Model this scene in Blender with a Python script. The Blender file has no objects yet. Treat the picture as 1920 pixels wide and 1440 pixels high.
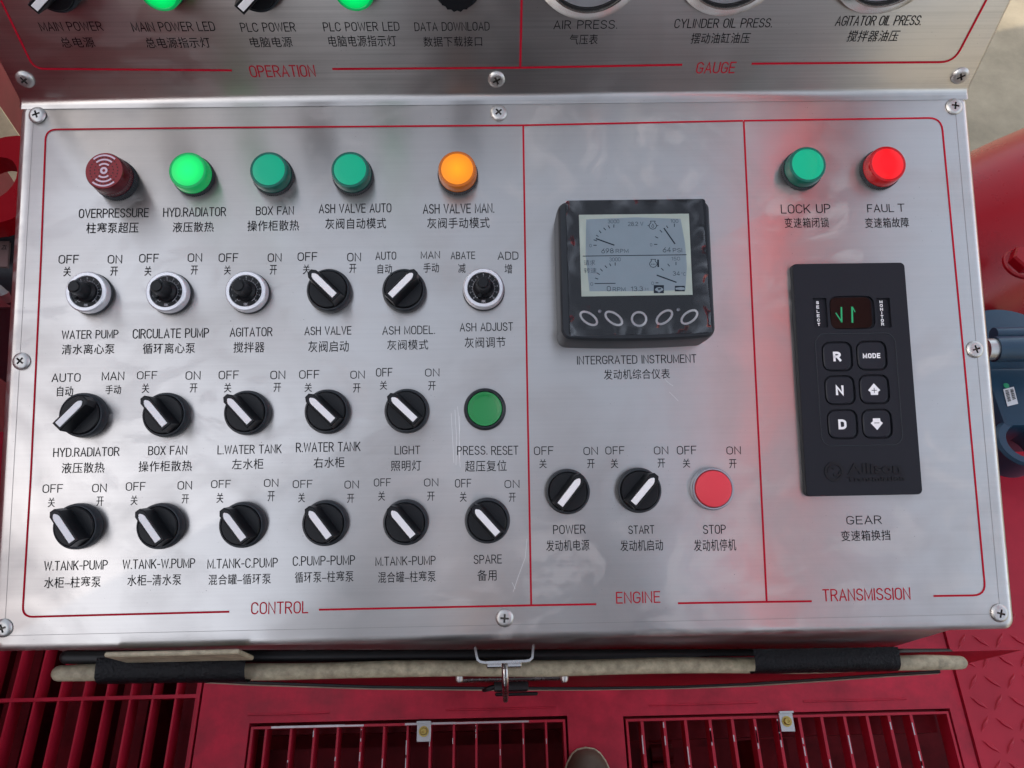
import bpy, bmesh, math, random
from mathutils import Vector, Matrix, Euler, noise as mnoise
random.seed(7)
SC = bpy.context.scene
COL = SC.collection
PI = math.pi

# ------------------------------------------------------------------ camera, light, exposure
FPX = 1420.0                                   # focal length of the phone lens in picture pixels
TILT = math.radians(20)                        # slope of the lower panel
DIST = 0.5                                     # lens to lower panel, metres
RPC = Matrix(((0.9997169252807457, 0.016457310530600233, -0.017182148797833797),
              (-0.01830761246784271, 0.9933388841745281, -0.11376595498052552),
              (0.015195414865636138, 0.1140483148363143, 0.9933589891122233)))
RX = Matrix.Rotation(TILT, 3, 'X')
RWC = RX @ RPC
CAM = Vector((0, 0, 1.42))
NRM = RX @ Vector((0, 0, 1))
FOOT = CAM - DIST * NRM                        # origin of the lower panel frame
FOLD_V = 0.5176124362076142 * DIST             # where the upper panel starts
FOLD_A = 0.9639399761518974

cd = bpy.data.cameras.new('camera')
cam = bpy.data.objects.new('camera', cd)
COL.objects.link(cam)
cam.matrix_world = Matrix.Translation(CAM) @ RWC.to_4x4()
cd.sensor_width = 36
cd.lens = FPX / 1920 * 36
cd.clip_start = 0.01
cd.clip_end = 400
SC.camera = cam

SUN_EL = math.radians(20)
SUN_DIR = Vector((-0.90, -0.25, 0)).normalized() * math.cos(SUN_EL) + Vector((0, 0, math.sin(SUN_EL)))
w = bpy.data.worlds.new('World')
SC.world = w
w.use_nodes = True
nt = w.node_tree
nt.nodes.clear()
sky = nt.nodes.new('ShaderNodeTexSky')
sky.sky_type = 'NISHITA'
sky.sun_disc = False
sky.sun_elevation = SUN_EL
sky.sun_rotation = math.atan2(SUN_DIR.x, SUN_DIR.y)
sky.air_density = 1.0
sky.dust_density = 3.6
sky.ozone_density = 1.0
hs = nt.nodes.new('ShaderNodeHueSaturation')   # a hazy, pale sky
hs.inputs['Saturation'].default_value = 0.47
bg = nt.nodes.new('ShaderNodeBackground')
bg.inputs['Strength'].default_value = 0.15
wo = nt.nodes.new('ShaderNodeOutputWorld')
nt.links.new(sky.outputs[0], hs.inputs['Color'])
nt.links.new(hs.outputs[0], bg.inputs[0])
nt.links.new(bg.outputs[0], wo.inputs[0])

sl = bpy.data.lights.new('sun', 'SUN')
sl.energy = 2.5
sl.angle = math.radians(0.5)
sl.color = (1.0, 0.86, 0.66)
so = bpy.data.objects.new('sun', sl)
COL.objects.link(so)
so.rotation_euler = SUN_DIR.to_track_quat('Z', 'Y').to_euler()
so.location = SUN_DIR * 20

SC.view_settings.view_transform = 'Standard'
SC.view_settings.look = 'None'
SC.view_settings.gamma = 1
SC.view_settings.exposure = 1.72
SC.cycles.max_bounces = 8
SC.cycles.caustics_reflective = False

# ------------------------------------------------------------------ pixel -> place helpers
def ray(px, py, R=RWC):
    return R @ Vector(((px - 960) / FPX, -(py - 720) / FPX, -1))
def L(px, py, h=0.0):
    """lower panel coordinates (u, v) of the point at height h seen at a pixel"""
    d = ray(px, py, RPC)
    t = (DIST - h) / -d.z
    return Vector((d.x * t, d.y * t))
UAX = Vector((0, math.cos(FOLD_A), math.sin(FOLD_A)))
UNN = Vector((0, -math.sin(FOLD_A), math.cos(FOLD_A)))
def U(px, py, h=0.0):
    """upper panel coordinates (u, s)"""
    d = ray(px, py, RPC)
    o = Vector((0, 0, DIST))
    p0 = Vector((0, FOLD_V, 0)) + UNN * h
    t = (p0 - o).dot(UNN) / d.dot(UNN)
    X = o + d * t
    return Vector((X.x, (X - Vector((0, FOLD_V, 0))).dot(UAX)))
def ZP(px, py, z):
    d = ray(px, py)
    return CAM + d * ((z - CAM.z) / d.z)
def YP(px, py, y):
    d = ray(px, py)
    return CAM + d * ((y - CAM.y) / d.y)
RL = RX.to_4x4()
RU = (RX @ Matrix.Rotation(FOLD_A, 3, 'X')).to_4x4()
OU = FOOT + RX @ Vector((0, FOLD_V, 0))
class Frame:
    def __init__(s, fn, org, rot):
        s.fn, s.org, s.rot = fn, org, rot
        s.eul = rot.to_euler()
    def world(s, uv, h=0):
        return s.org + (s.rot.to_3x3() @ Vector((uv[0], uv[1], h)))
LOW = Frame(L, FOOT, RL)
UP = Frame(U, OU, RU)

# ------------------------------------------------------------------ mesh helpers
def new_obj(name, bm, mats, parent=None, smooth=40, loc=None, rot=None):
    me = bpy.data.meshes.new(name)
    bm.normal_update()
    bm.to_mesh(me)
    bm.free()
    for m in (mats if isinstance(mats, (list, tuple)) else [mats]):
        me.materials.append(m)
    if smooth:
        me.shade_smooth()
        me.set_sharp_from_angle(angle=math.radians(smooth))
    o = bpy.data.objects.new(name, me)
    COL.objects.link(o)
    if parent:
        o.parent = parent
    if loc is not None:
        o.location = loc
    if rot is not None:
        o.rotation_euler = rot
    return o
def empty(name, loc, rot=(0, 0, 0), parent=None):
    o = bpy.data.objects.new(name, None)
    o.empty_display_size = 0.05
    COL.objects.link(o)
    o.location = loc
    o.rotation_euler = rot
    if parent:
        o.parent = parent
    return o
def tag(o, label, cat=None, group=None, kind=None):
    if label:
        o['label'] = label
    if cat:
        o['category'] = cat
    if group:
        o['group'] = group
    if kind:
        o['kind'] = kind
    return o
def lathe(bm, prof, seg=48, mat=0, cx=0, cy=0, close=True, sx=1, sy=1):
    """prof: list of (r, z, [mat]); r=0 ends are closed to a point"""
    rings = []
    for p in prof:
        r, z = p[0], p[1]
        if r <= 1e-9:
            rings.append([bm.verts.new((cx, cy, z))])
        else:
            rings.append([bm.verts.new((cx + r * sx * math.cos(2 * PI * i / seg), cy + r * sy * math.sin(2 * PI * i / seg), z)) for i in range(seg)])
    for k in range(len(rings) - 1):
        a, b = rings[k], rings[k + 1]
        m = prof[k + 1][2] if len(prof[k + 1]) > 2 else mat
        for i in range(seg):
            j = (i + 1) % seg
            if len(a) == 1 and len(b) == 1:
                continue
            if len(b) == 1:
                f = bm.faces.new((a[i], a[j], b[0]))
            elif len(a) == 1:
                f = bm.faces.new((a[0], b[j], b[i]))
            else:
                f = bm.faces.new((a[i], a[j], b[j], b[i]))
            f.material_index = m
def loft(bm, loops, mat=0, cap_top=True, cap_bottom=False):
    rs = [[bm.verts.new(p) for p in lp] for lp in loops]
    n = len(rs[0])
    for k in range(len(rs) - 1):
        for i in range(n):
            j = (i + 1) % n
            bm.faces.new((rs[k][i], rs[k][j], rs[k + 1][j], rs[k + 1][i])).material_index = mat
    if cap_top:
        bm.faces.new(rs[-1]).material_index = mat
    if cap_bottom:
        bm.faces.new(rs[0][::-1]).material_index = mat
    return rs
def box(bm, x0, x1, y0, y1, z0, z1, mat=0, bevel=0, seg=2):
    vs = [bm.verts.new(p) for p in ((x0, y0, z0), (x1, y0, z0), (x1, y1, z0), (x0, y1, z0), (x0, y0, z1), (x1, y0, z1), (x1, y1, z1), (x0, y1, z1))]
    fs = [bm.faces.new([vs[i] for i in q]) for q in ((3, 2, 1, 0), (4, 5, 6, 7), (0, 1, 5, 4), (1, 2, 6, 5), (2, 3, 7, 6), (3, 0, 4, 7))]
    for f in fs:
        f.material_index = mat
    if bevel:
        es = list({e for f in fs for e in f.edges})
        r = bmesh.ops.bevel(bm, geom=es, offset=bevel, segments=seg, affect='EDGES', profile=0.5)
        for f in r['faces']:
            f.material_index = mat
    return fs
def rrect(x0, x1, y0, y1, r, z, n=6, bulge=(0, 0, 0, 0)):
    """counter-clockwise rounded rectangle; bulge = outward bow of bottom, right, top, left sides"""
    pts = []
    for (cx, cy, a0) in ((x1 - r, y0 + r, -90), (x1 - r, y1 - r, 0), (x0 + r, y1 - r, 90), (x0 + r, y0 + r, 180)):
        for i in range(n + 1):
            a = math.radians(a0 + 90 * i / n)
            pts.append([cx + r * math.cos(a), cy + r * math.sin(a)])
    if any(bulge):
        out = []
        m = len(pts)
        for i in range(m):
            a, b = pts[i], pts[(i + 1) % m]
            out.append(a)
            if math.dist(a, b) > 2 * r * PI / 2 / n:
                for k in range(1, 8):
                    out.append([a[0] + (b[0] - a[0]) * k / 8, a[1] + (b[1] - a[1]) * k / 8])
        cx, cy = (x0 + x1) / 2, (y0 + y1) / 2
        hx, hy = (x1 - x0) / 2, (y1 - y0) / 2
        for p in out:
            tx, ty = (p[0] - cx) / hx, (p[1] - cy) / hy
            p[1] += (bulge[2] if ty > 0 else -bulge[0]) * (1 - tx * tx) * abs(ty)
            p[0] += (bulge[1] if tx > 0 else -bulge[3]) * (1 - ty * ty) * abs(tx)
        pts = out
    return [(p[0], p[1], z) for p in pts]
def holed_top(bm, outer, holes, z, depth, mat=0, wall_mat=0, floor_mat=0, floors=True):
    """flat top at z with holes sunk to z-depth"""
    es = []
    def loop(pts):
        vs = [bm.verts.new((p[0], p[1], z)) for p in pts]
        ee = [bm.edges.new((vs[i], vs[(i + 1) % len(vs)])) for i in range(len(vs))]
        return vs, ee
    ov, oe = loop(outer)
    es += oe
    hv = []
    for h in holes:
        v, e = loop(h)
        hv.append(v)
        es += e
    r = bmesh.ops.triangle_fill(bm, use_beauty=True, use_dissolve=False, edges=es, normal=(0, 0, 1))
    for g in r['geom']:
        if isinstance(g, bmesh.types.BMFace):
            g.material_index = mat
            g.normal_update()
            if g.normal.z < 0:
                g.normal_flip()
    for v in hv:
        low = [bm.verts.new((q.co.x, q.co.y, z - depth)) for q in v]
        n = len(v)
        for i in range(n):
            j = (i + 1) % n
            bm.faces.new((v[j], v[i], low[i], low[j])).material_index = wall_mat
        if floors:
            bm.faces.new(low).material_index = floor_mat
    return ov
def tube(bm, path, r, seg=12, mat=0, round_ends=False, sq=None):
    """tube along world/local path; r may be a list"""
    P = [Vector(p) for p in path]
    R = r if isinstance(r, (list, tuple)) else [r] * len(P)
    if round_ends:
        d0 = (P[0] - P[1]).normalized()
        d1 = (P[-1] - P[-2]).normalized()
        hs_ = []
        ts = [(.5, .87), (.87, .5), (.99, .12)]
        P = [P[0] + d0 * R[0] * a for a, b in ts[::-1]] + P + [P[-1] + d1 * R[-1] * a for a, b in ts]
        R = [R[0] * b for a, b in ts[::-1]] + list(R) + [R[-1] * b for a, b in ts]
    rings = []
    up = Vector((0, 0, 1))
    for i, p in enumerate(P):
        a = P[max(0, i - 1)]
        b = P[min(len(P) - 1, i + 1)]
        t = (b - a).normalized()
        if abs(t.dot(up)) > 0.98:
            up = Vector((0, 1, 0)) if abs(t.y) < .9 else Vector((1, 0, 0))
        x = t.cross(up).normalized()
        y = x.cross(t).normalized()
        up = y
        rings.append([bm.verts.new(p + (x * math.cos(2 * PI * k / seg) + y * math.sin(2 * PI * k / seg)) * R[i]) for k in range(seg)])
    for k in range(len(rings) - 1):
        for i in range(seg):
            j = (i + 1) % seg
            bm.faces.new((rings[k][i], rings[k][j], rings[k + 1][j], rings[k + 1][i])).material_index = mat
    bm.faces.new(rings[0][::-1]).material_index = mat
    bm.faces.new(rings[-1]).material_index = mat
def stroke(bm, pts, wd, z, mat=0, closed=False):
    """flat line of width wd through 2d points"""
    P = [Vector((p[0], p[1])) for p in pts]
    n = len(P)
    Lf, Rt = [], []
    for i in range(n):
        a = P[(i - 1) % n] if closed or i > 0 else P[i]
        b = P[(i + 1) % n] if closed or i < n - 1 else P[i]
        d1 = (P[i] - a)
        d2 = (b - P[i])
        if d1.length < 1e-9:
            d1 = d2
        if d2.length < 1e-9:
            d2 = d1
        d1.normalize()
        d2.normalize()
        t = (d1 + d2)
        t.normalize()
        nn = Vector((-t.y, t.x))
        k = 1 / max(.5, nn.dot(Vector((-d1.y, d1.x))))
        Lf.append(bm.verts.new((P[i].x + nn.x * wd / 2 * k, P[i].y + nn.y * wd / 2 * k, z)))
        Rt.append(bm.verts.new((P[i].x - nn.x * wd / 2 * k, P[i].y - nn.y * wd / 2 * k, z)))
    for i in range(n if closed else n - 1):
        j = (i + 1) % n
        bm.faces.new((Rt[i], Rt[j], Lf[j], Lf[i])).material_index = mat
def arc(cx, cy, r, a0, a1, n=16, ry=None):
    ry = ry or r
    return [(cx + r * math.cos(math.radians(a0 + (a1 - a0) * i / n)), cy + ry * math.sin(math.radians(a0 + (a1 - a0) * i / n))) for i in range(n + 1)]

# lettering: glyph outlines of Blender's built-in font turned into flat mesh faces
_tc = bpy.data.curves.new('lettering_source', 'FONT')
_tc.resolution_u = 4
_to = bpy.data.objects.new('lettering_source', _tc)
COL.objects.link(_to)
_cache = {}
def glyphs(s, offset, spacing):
    k = (s, offset, spacing)
    if k not in _cache:
        _tc.body = s
        _tc.offset = offset
        _tc.space_character = spacing
        dg = bpy.context.evaluated_depsgraph_get()
        dg.update()
        me = bpy.data.meshes.new_from_object(_to.evaluated_get(dg))
        vs = [v.co.to_2d() for v in me.vertices]
        fs = [tuple(p.vertices) for p in me.polygons]
        bpy.data.meshes.remove(me)
        x0 = min(v.x for v in vs); x1 = max(v.x for v in vs)
        y0 = min(v.y for v in vs); y1 = max(v.y for v in vs)
        _cache[k] = ([((v.x - x0) / max(1e-6, x1 - x0) - .5, (v.y - y0) / max(1e-6, y1 - y0) - .5) for v in vs], fs)
    return _cache[k]
def put_text(bm, s, cx, cy, wd, ht, z, mat=0, offset=None, spacing=1.0, rot=0.0):
    cjk = ord(s[0]) > 0x2000
    if offset is None:
        offset = 0.002 if cjk else -0.010
    vs, fs = glyphs(s, offset, spacing)
    c, sn = math.cos(rot), math.sin(rot)
    bv = []
    for (x, y) in vs:
        X, Y = x * wd, y * ht
        bv.append(bm.verts.new((cx + X * c - Y * sn, cy + X * sn + Y * c, z)))
    for f in fs:
        try:
            q = bm.faces.new([bv[i] for i in f])
            q.material_index = mat
            q.normal_update()
            if q.normal.z < 0:
                q.normal_flip()
        except ValueError:
            pass

# a plain single-stroke engraving alphabet for the panel print, drawn as centre lines
def _c(cx, cy, rx, ry, a0, a1, n=7):
    return [(cx + rx * math.cos(math.radians(a0 + (a1 - a0) * i / n)), cy + ry * math.sin(math.radians(a0 + (a1 - a0) * i / n))) for i in range(n + 1)]
_W = .50
_O = _c(.25, .72, .25, .28, 0, 180, 10) + _c(.25, .28, .25, .28, 180, 360, 10)
GL = {
 'A': (.54, [[(0, 0), (.27, 1), (.54, 0)], [(.09, .32), (.45, .32)]]),
 'B': (.48, [[(0, 0), (0, 1), (.24, 1)] + _c(.24, .765, .21, .235, 90, -90) + [(0, .53)], [(.24, .53)] + _c(.24, .265, .24, .265, 90, -90) + [(.24, 0), (0, 0)]]),
 'C': (.50, [_c(.25, .72, .25, .28, 12, 180, 9) + _c(.25, .28, .25, .28, 180, 348, 9)]),
 'D': (.50, [[(0, 0), (0, 1), (.20, 1)] + _c(.20, .70, .30, .30, 90, 0) + _c(.20, .30, .30, .30, 0, -90) + [(0, 0)]]),
 'E': (.43, [[(.43, 1), (0, 1), (0, 0), (.43, 0)], [(0, .52), (.38, .52)]]),
 'F': (.42, [[(.42, 1), (0, 1), (0, 0)], [(0, .50), (.36, .50)]]),
 'G': (.52, [_c(.25, .72, .25, .28, 15, 180, 9) + _c(.25, .28, .25, .28, 180, 350, 9) + [(.51, .46), (.27, .46)]]),
 'H': (.50, [[(0, 0), (0, 1)], [(.50, 0), (.50, 1)], [(0, .52), (.50, .52)]]),
 'I': (.0, [[(0, 0), (0, 1)]]),
 'J': (.38, [[(.38, 1), (.38, .22)] + _c(.19, .22, .19, .22, 0, -180)]),
 'K': (.50, [[(0, 0), (0, 1)], [(.48, 1), (0, .38)], [(.17, .58), (.50, 0)]]),
 'L': (.41, [[(0, 1), (0, 0), (.41, 0)]]),
 'M': (.60, [[(0, 0), (0, 1), (.30, .12), (.60, 1), (.60, 0)]]),
 'N': (.50, [[(0, 0), (0, 1), (.50, 0), (.50, 1)]]),
 'O': (.50, [_O + [_O[0]]]),
 'P': (.48, [[(0, 0), (0, 1), (.22, 1)] + _c(.22, .73, .26, .27, 90, -90) + [(.22, .46), (0, .46)]]),
 'R': (.50, [[(0, 0), (0, 1), (.23, 1)] + _c(.23, .745, .25, .255, 90, -90) + [(0, .49)], [(.25, .49), (.50, 0)]]),
 'S': (.48, [_c(.24, .755, .22, .245, 15, 180, 8) + [(.03, .66), (.12, .55), (.36, .46), (.46, .36)] + _c(.24, .255, .24, .255, 0, -165, 9)]),
 'T': (.48, [[(0, 1), (.48, 1)], [(.24, 1), (.24, 0)]]),
 'U': (.50, [[(0, 1), (0, .26)] + _c(.25, .26, .25, .26, 180, 360, 10) + [(.50, 1)]]),
 'V': (.52, [[(0, 1), (.26, 0), (.52, 1)]]),
 'W': (.76, [[(0, 1), (.18, 0), (.38, .92), (.58, 0), (.76, 1)]]),
 'X': (.50, [[(0, 0), (.50, 1)], [(0, 1), (.50, 0)]]),
 'Y': (.52, [[(0, 1), (.26, .45), (.52, 1)], [(.26, .45), (.26, 0)]]),
 '-': (.26, [[(0, .42), (.26, .42)]]),
 '.': (.03, [[(.015, 0), (.015, .035)]]),
 '0': (.50, [_O + [_O[0]]]),
 '1': (.22, [[(0, .80), (.20, 1), (.20, 0)]]),
 '2': (.48, [_c(.24, .74, .24, .26, 165, -25, 9) + [(0, 0), (.48, 0)]]),
 '3': (.48, [_c(.23, .765, .22, .235, 150, -80, 9) + _c(.23, .27, .25, .26, 85, -155, 10)]),
 '4': (.50, [[(.38, 0), (.38, 1), (0, .27), (.50, .27)]]),
 '5': (.48, [[(.43, 1), (.07, 1), (.03, .52)] + _c(.23, .32, .25, .32, 120, -150, 11)]),
 '6': (.48, [[(.40, 1), (.10, .52)] + _c(.24, .30, .24, .30, 150, -200, 16)]),
 '7': (.46, [[(0, 1), (.46, 1), (.16, 0)]]),
 '8': (.48, [_c(.24, .76, .20, .24, -90, 270, 16), _c(.24, .26, .24, .26, 90, 450, 16)]),
 '9': (.48, [[(.08, 0), (.38, .48)] + _c(.24, .70, .24, .30, -30, 320, 16)]),
}
def has_glyphs(s):
    return all(c in GL or c == ' ' for c in s)
def put_line_text(bm, s, cx, cy, wd, ht, z, mat=0, weight=.115, gap=.20, rot=0.0):
    """engraved single-stroke text filling wd x ht"""
    x = 0
    lines = []
    for ch in s:
        if ch == ' ':
            x += .40
            continue
        gw, st = GL[ch]
        for ln_ in st:
            lines.append([(x + p[0], p[1]) for p in ln_])
        x += gw + gap
    x = max(.01, x - gap)
    sw = ht * weight
    kx, ky = (wd - sw) / x if x > .02 else 0, ht - sw
    c, sn = math.cos(rot), math.sin(rot)
    for i, ln_ in enumerate(lines):
        pts = []
        for p in ln_:
            X, Y = p[0] * kx - (wd - sw) / 2, (p[1] - .5) * ky
            q = (cx + X * c - Y * sn, cy + X * sn + Y * c)
            if not pts or math.dist(pts[-1], q) > 1e-6:
                pts.append(q)
        if len(pts) == 2 or True:
            a, b_ = Vector(pts[0]), Vector(pts[1])
            cl = math.dist(pts[0], pts[-1]) < 1e-6 and len(pts) > 3
            if not cl:
                e1, e2 = Vector(pts[-1]), Vector(pts[-2])
                pts[0] = tuple(a + (a - b_).normalized() * sw * .45)
                pts[-1] = tuple(e1 + (e1 - e2).normalized() * sw * .45)
        if cl:
            stroke(bm, pts[:-1], sw, z + 1e-6 * (i % 5), mat, True)
        else:
            stroke(bm, pts, sw, z + 1e-6 * (i % 5), mat)
def px_text(bm, fr, org, s, x1, x2, y1, y2, z, h=0.0, mat=0, offset=None, spacing=1.06, rot=0.0, weight=.102):
    """text filling the pixel box, flat on the frame's plane at height h; org = local origin"""
    yc, xc = (y1 + y2) / 2, (x1 + x2) / 2
    c = fr.fn(xc, yc, h)
    wd = (fr.fn(x2, yc, h) - fr.fn(x1, yc, h)).length
    ht = (fr.fn(xc, y1, h) - fr.fn(xc, y2, h)).length
    if has_glyphs(s):
        put_line_text(bm, s, c.x - org[0], c.y - org[1], wd, ht, z, mat, weight, rot=rot)
    else:
        put_text(bm, s, c.x - org[0], c.y - org[1], wd, ht, z, mat, offset, spacing, rot)

# ------------------------------------------------------------------ materials
def mat(name, color=(.5, .5, .5), rough=.5, metal=0.0, spec=.5, emit=None, estr=0, coat=0, bump=0, bscale=300, mottle=0, mscale=20, rvar=0, trans=0, ior=1.45):
    m = bpy.data.materials.new(name)
    m.use_nodes = True
    t = m.node_tree
    b = t.nodes['Principled BSDF']
    b.inputs['Base Color'].default_value = (*color, 1)
    b.inputs['Roughness'].default_value = rough
    b.inputs['Metallic'].default_value = metal
    b.inputs['Specular IOR Level'].default_value = spec
    b.inputs['Coat Weight'].default_value = coat
    b.inputs['Coat Roughness'].default_value = .1
    b.inputs['Transmission Weight'].default_value = trans
    b.inputs['IOR'].default_value = ior
    if emit:
        b.inputs['Emission Color'].default_value = (*emit, 1)
        b.inputs['Emission Strength'].default_value = estr
    tc = None
    if bump or mottle or rvar:
        tc = t.nodes.new('ShaderNodeTexCoord')
    if bump:
        n = t.nodes.new('ShaderNodeTexNoise')
        n.inputs['Scale'].default_value = bscale
        n.inputs['Detail'].default_value = 3
        bp = t.nodes.new('ShaderNodeBump')
        bp.inputs['Strength'].default_value = bump
        bp.inputs['Distance'].default_value = .001
        t.links.new(tc.outputs['Object'], n.inputs['Vector'])
        t.links.new(n.outputs[0], bp.inputs['Height'])
        t.links.new(bp.outputs[0], b.inputs['Normal'])
    if mottle or rvar:
        n2 = t.nodes.new('ShaderNodeTexNoise')
        n2.inputs['Scale'].default_value = mscale
        n2.inputs['Detail'].default_value = 6
        n2.inputs['Roughness'].default_value = .65
        t.links.new(tc.outputs['Object'], n2.inputs['Vector'])
        if mottle:
            mr = t.nodes.new('ShaderNodeMapRange')
            mr.inputs['From Min'].default_value = .3
            mr.inputs['From Max'].default_value = .7
            mr.inputs['To Min'].default_value = 1 - mottle
            mr.inputs['To Max'].default_value = 1 + mottle
            mx = t.nodes.new('ShaderNodeVectorMath')
            mx.operation = 'SCALE'
            mx.inputs[0].default_value = color
            t.links.new(n2.outputs[0], mr.inputs['Value'])
            t.links.new(mr.outputs[0], mx.inputs['Scale'])
            t.links.new(mx.outputs[0], b.inputs['Base Color'])
        if rvar:
            mr = t.nodes.new('ShaderNodeMapRange')
            mr.inputs['From Min'].default_value = .3
            mr.inputs['From Max'].default_value = .7
            mr.inputs['To Min'].default_value = max(.02, rough - rvar)
            mr.inputs['To Max'].default_value = rough + rvar
            t.links.new(n2.outputs[0], mr.inputs['Value'])
            t.links.new(mr.outputs[0], b.inputs['Roughness'])
    return m

def brushed_steel(name, color, rough, aniso, smudge, grain=.2, film=.3):
    """stainless sheet brushed along X, with hand smears, dust and a few dark specks"""
    m = bpy.data.materials.new(name)
    m.use_nodes = True
    t = m.node_tree
    N = t.nodes.new
    K = t.links.new
    b = t.nodes['Principled BSDF']
    tc = N('ShaderNodeTexCoord')
    def noise(scale, vec=(1, 1, 1), detail=4, rgh=.6, dist=0):
        mp = N('ShaderNodeMapping')
        mp.inputs['Scale'].default_value = vec
        K(tc.outputs['Object'], mp.inputs['Vector'])
        n = N('ShaderNodeTexNoise')
        n.inputs['Scale'].default_value = scale
        n.inputs['Detail'].default_value = detail
        n.inputs['Roughness'].default_value = rgh
        n.inputs['Distortion'].default_value = dist
        K(mp.outputs[0], n.inputs['Vector'])
        return n.outputs[0]
    def rng(v, a, bb, c, d):
        r = N('ShaderNodeMapRange')
        for k, x in zip(('From Min', 'From Max', 'To Min', 'To Max'), (a, bb, c, d)):
            r.inputs[k].default_value = x
        K(v, r.inputs['Value'])
        return r.outputs[0]
    def math_(op, x, y):
        q = N('ShaderNodeMath')
        q.operation = op
        for i, v in enumerate((x, y)):
            if isinstance(v, (int, float)):
                q.inputs[i].default_value = v
            else:
                K(v, q.inputs[i])
        return q.outputs[0]
    brush2 = noise(1, (5, 520, 1), 3, .7)
    smear = noise(8, (1, 1, 1), 4, .55, 1.6)
    smear2 = noise(24, (1, 1.3, 1), 3, .5, 1.0)
    sm = math_('MULTIPLY', rng(smear, .42, .66, 0, 1), rng(smear2, .3, .7, .35, 1))
    rr = rng(sm, 0, 1, rough, rough + smudge)
    K(rr, b.inputs['Roughness'])
    # dust and grease: a thin diffuse film where the smears are, plus wiped patches with edges of their own
    wipe = math_('MULTIPLY', rng(noise(17, (.8, 1.25, 1), 5, .6, 2.2), .50, .60, 0, 1), rng(noise(5, (1, 1, 1), 2, .5), .40, .58, 0, 1))
    dust = noise(900, (1, 1, 1), 2, .5)
    spk = rng(dust, .73, .755, 0, 1)
    spk_zone = rng(noise(16, (1, 1, 1), 4, .6), .48, .62, 0, 1)
    spots = math_('MULTIPLY', spk, spk_zone)
    ramp = N('ShaderNodeMix')
    ramp.data_type = 'RGBA'
    ramp.inputs['A'].default_value = (*color, 1)
    ramp.inputs['B'].default_value = (color[0] * .80, color[1] * .80, color[2] * .80, 1)
    K(math_('ADD', math_('MULTIPLY', sm, .7), rng(brush2, .3, .7, -grain, grain * 1.6)), ramp.inputs['Factor'])
    mix = N('ShaderNodeMix')
    mix.data_type = 'RGBA'
    mix.inputs['B'].default_value = (.04, .035, .03, 1)
    K(ramp.outputs['Result'], mix.inputs['A'])
    K(spots, mix.inputs['Factor'])
    K(mix.outputs['Result'], b.inputs['Base Color'])
    K(math_('MULTIPLY', rng(math_('MAXIMUM', math_('MULTIPLY', sm, .6), wipe), 0, 1, 1, 1 - film), math_('SUBTRACT', 1, spots)), b.inputs['Metallic'])
    b.inputs['Anisotropic'].default_value = aniso
    tg = N('ShaderNodeCombineXYZ')
    tg.inputs[1].default_value = math.cos(TILT)
    tg.inputs[2].default_value = math.sin(TILT)
    K(tg.outputs[0], b.inputs['Tangent'])
    bp2 = N('ShaderNodeBump')
    bp2.inputs['Strength'].default_value = .06
    bp2.inputs['Distance'].default_value = .001
    K(noise(5, (1, 1, 1), 2, .5), bp2.inputs['Height'])
    K(bp2.outputs[0], b.inputs['Normal'])
    return m

M = {}
M['steel'] = brushed_steel('brushed_stainless', (.58, .555, .535), .285, .8, .13, .10, .40)
M['steel_up'] = brushed_steel('brushed_stainless_upper', (.55, .525, .505), .285, .8, .06, .45, .12)
M['ink'] = mat('black_print', (.012, .012, .014), .8, spec=.08)
M['ink_red'] = mat('red_print', (.42, .008, .025), .7, spec=.1)
M['black'] = mat('black_plastic', (.006, .007, .009), .4, spec=.35, bump=.05, bscale=900)
M['black_soft'] = mat('dark_grey_plastic', (.024, .029, .035), .45, spec=.4, bump=.06, bscale=1200)
M['black_gloss'] = mat('gloss_black_plastic', (.006, .0065, .009), .14)
M['white_p'] = mat('white_plastic', (.86, .85, .85), .4, bump=.04, bscale=900)
M['chrome'] = mat('satin_aluminium', (.80, .80, .83), .38, .55, rvar=.06, mscale=200)
M['screw'] = mat('plated_screw', (.56, .55, .53), .40, .9, rvar=.1, mscale=400)
M['latch'] = mat('bright_steel_latch', (.52, .50, .49), .24, 1, rvar=.08, mscale=300)
M['recess_shade'] = mat('screw_recess_shade', (.12, .11, .10), .5, 1)  # dark cross slot, its shade put into the metal colour
M['bezel_g'] = mat('gauge_bezel_steel', (.74, .71, .66), .22, 1, rvar=.05, mscale=100)
M['dial_white'] = mat('gauge_dial_white', (.92, .92, .92), .5)
M['glass'] = mat('gauge_glass', (1, 1, 1), .02, trans=1, ior=1.45)
M['ring_grey'] = mat('grey_ring', (.42, .43, .47), .3, .6)
M['red_paint'] = mat('red_paint', (.46, .012, .034), .42, spec=.45, bump=.12, bscale=60, mottle=.18, mscale=7, rvar=.1)
M['red_dirty'] = mat('red_paint_worn', (.46, .014, .038), .46, spec=.45, bump=.2, bscale=90, mottle=.38, mscale=13, rvar=.12)
M['red_gloss'] = mat('red_gloss_paint', (.30, .004, .010), .3, spec=.3, bump=.05, bscale=25, mottle=.08, mscale=6, rvar=.06)
M['worn'] = mat('worn_edge_metal', (.55, .50, .50), .4, .8, rvar=.1, mscale=80)
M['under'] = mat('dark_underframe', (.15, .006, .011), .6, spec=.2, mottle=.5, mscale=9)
M['zinc'] = mat('galvanised_clip', (.55, .56, .55), .4, .9, rvar=.12, mscale=60)
M['zinc_y'] = mat('yellow_zinc_bolt', (.55, .42, .12), .35, .9, rvar=.1, mscale=150)
M['tube'] = mat('aged_cream_tube', (.40, .35, .24), .6, bump=.35, bscale=260, mottle=.38, mscale=130)
M['leather'] = mat('black_leatherette', (.012, .012, .015), .42, bump=.9, bscale=520)
M['rubber'] = mat('black_rubber', (.008, .008, .009), .45)
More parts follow.
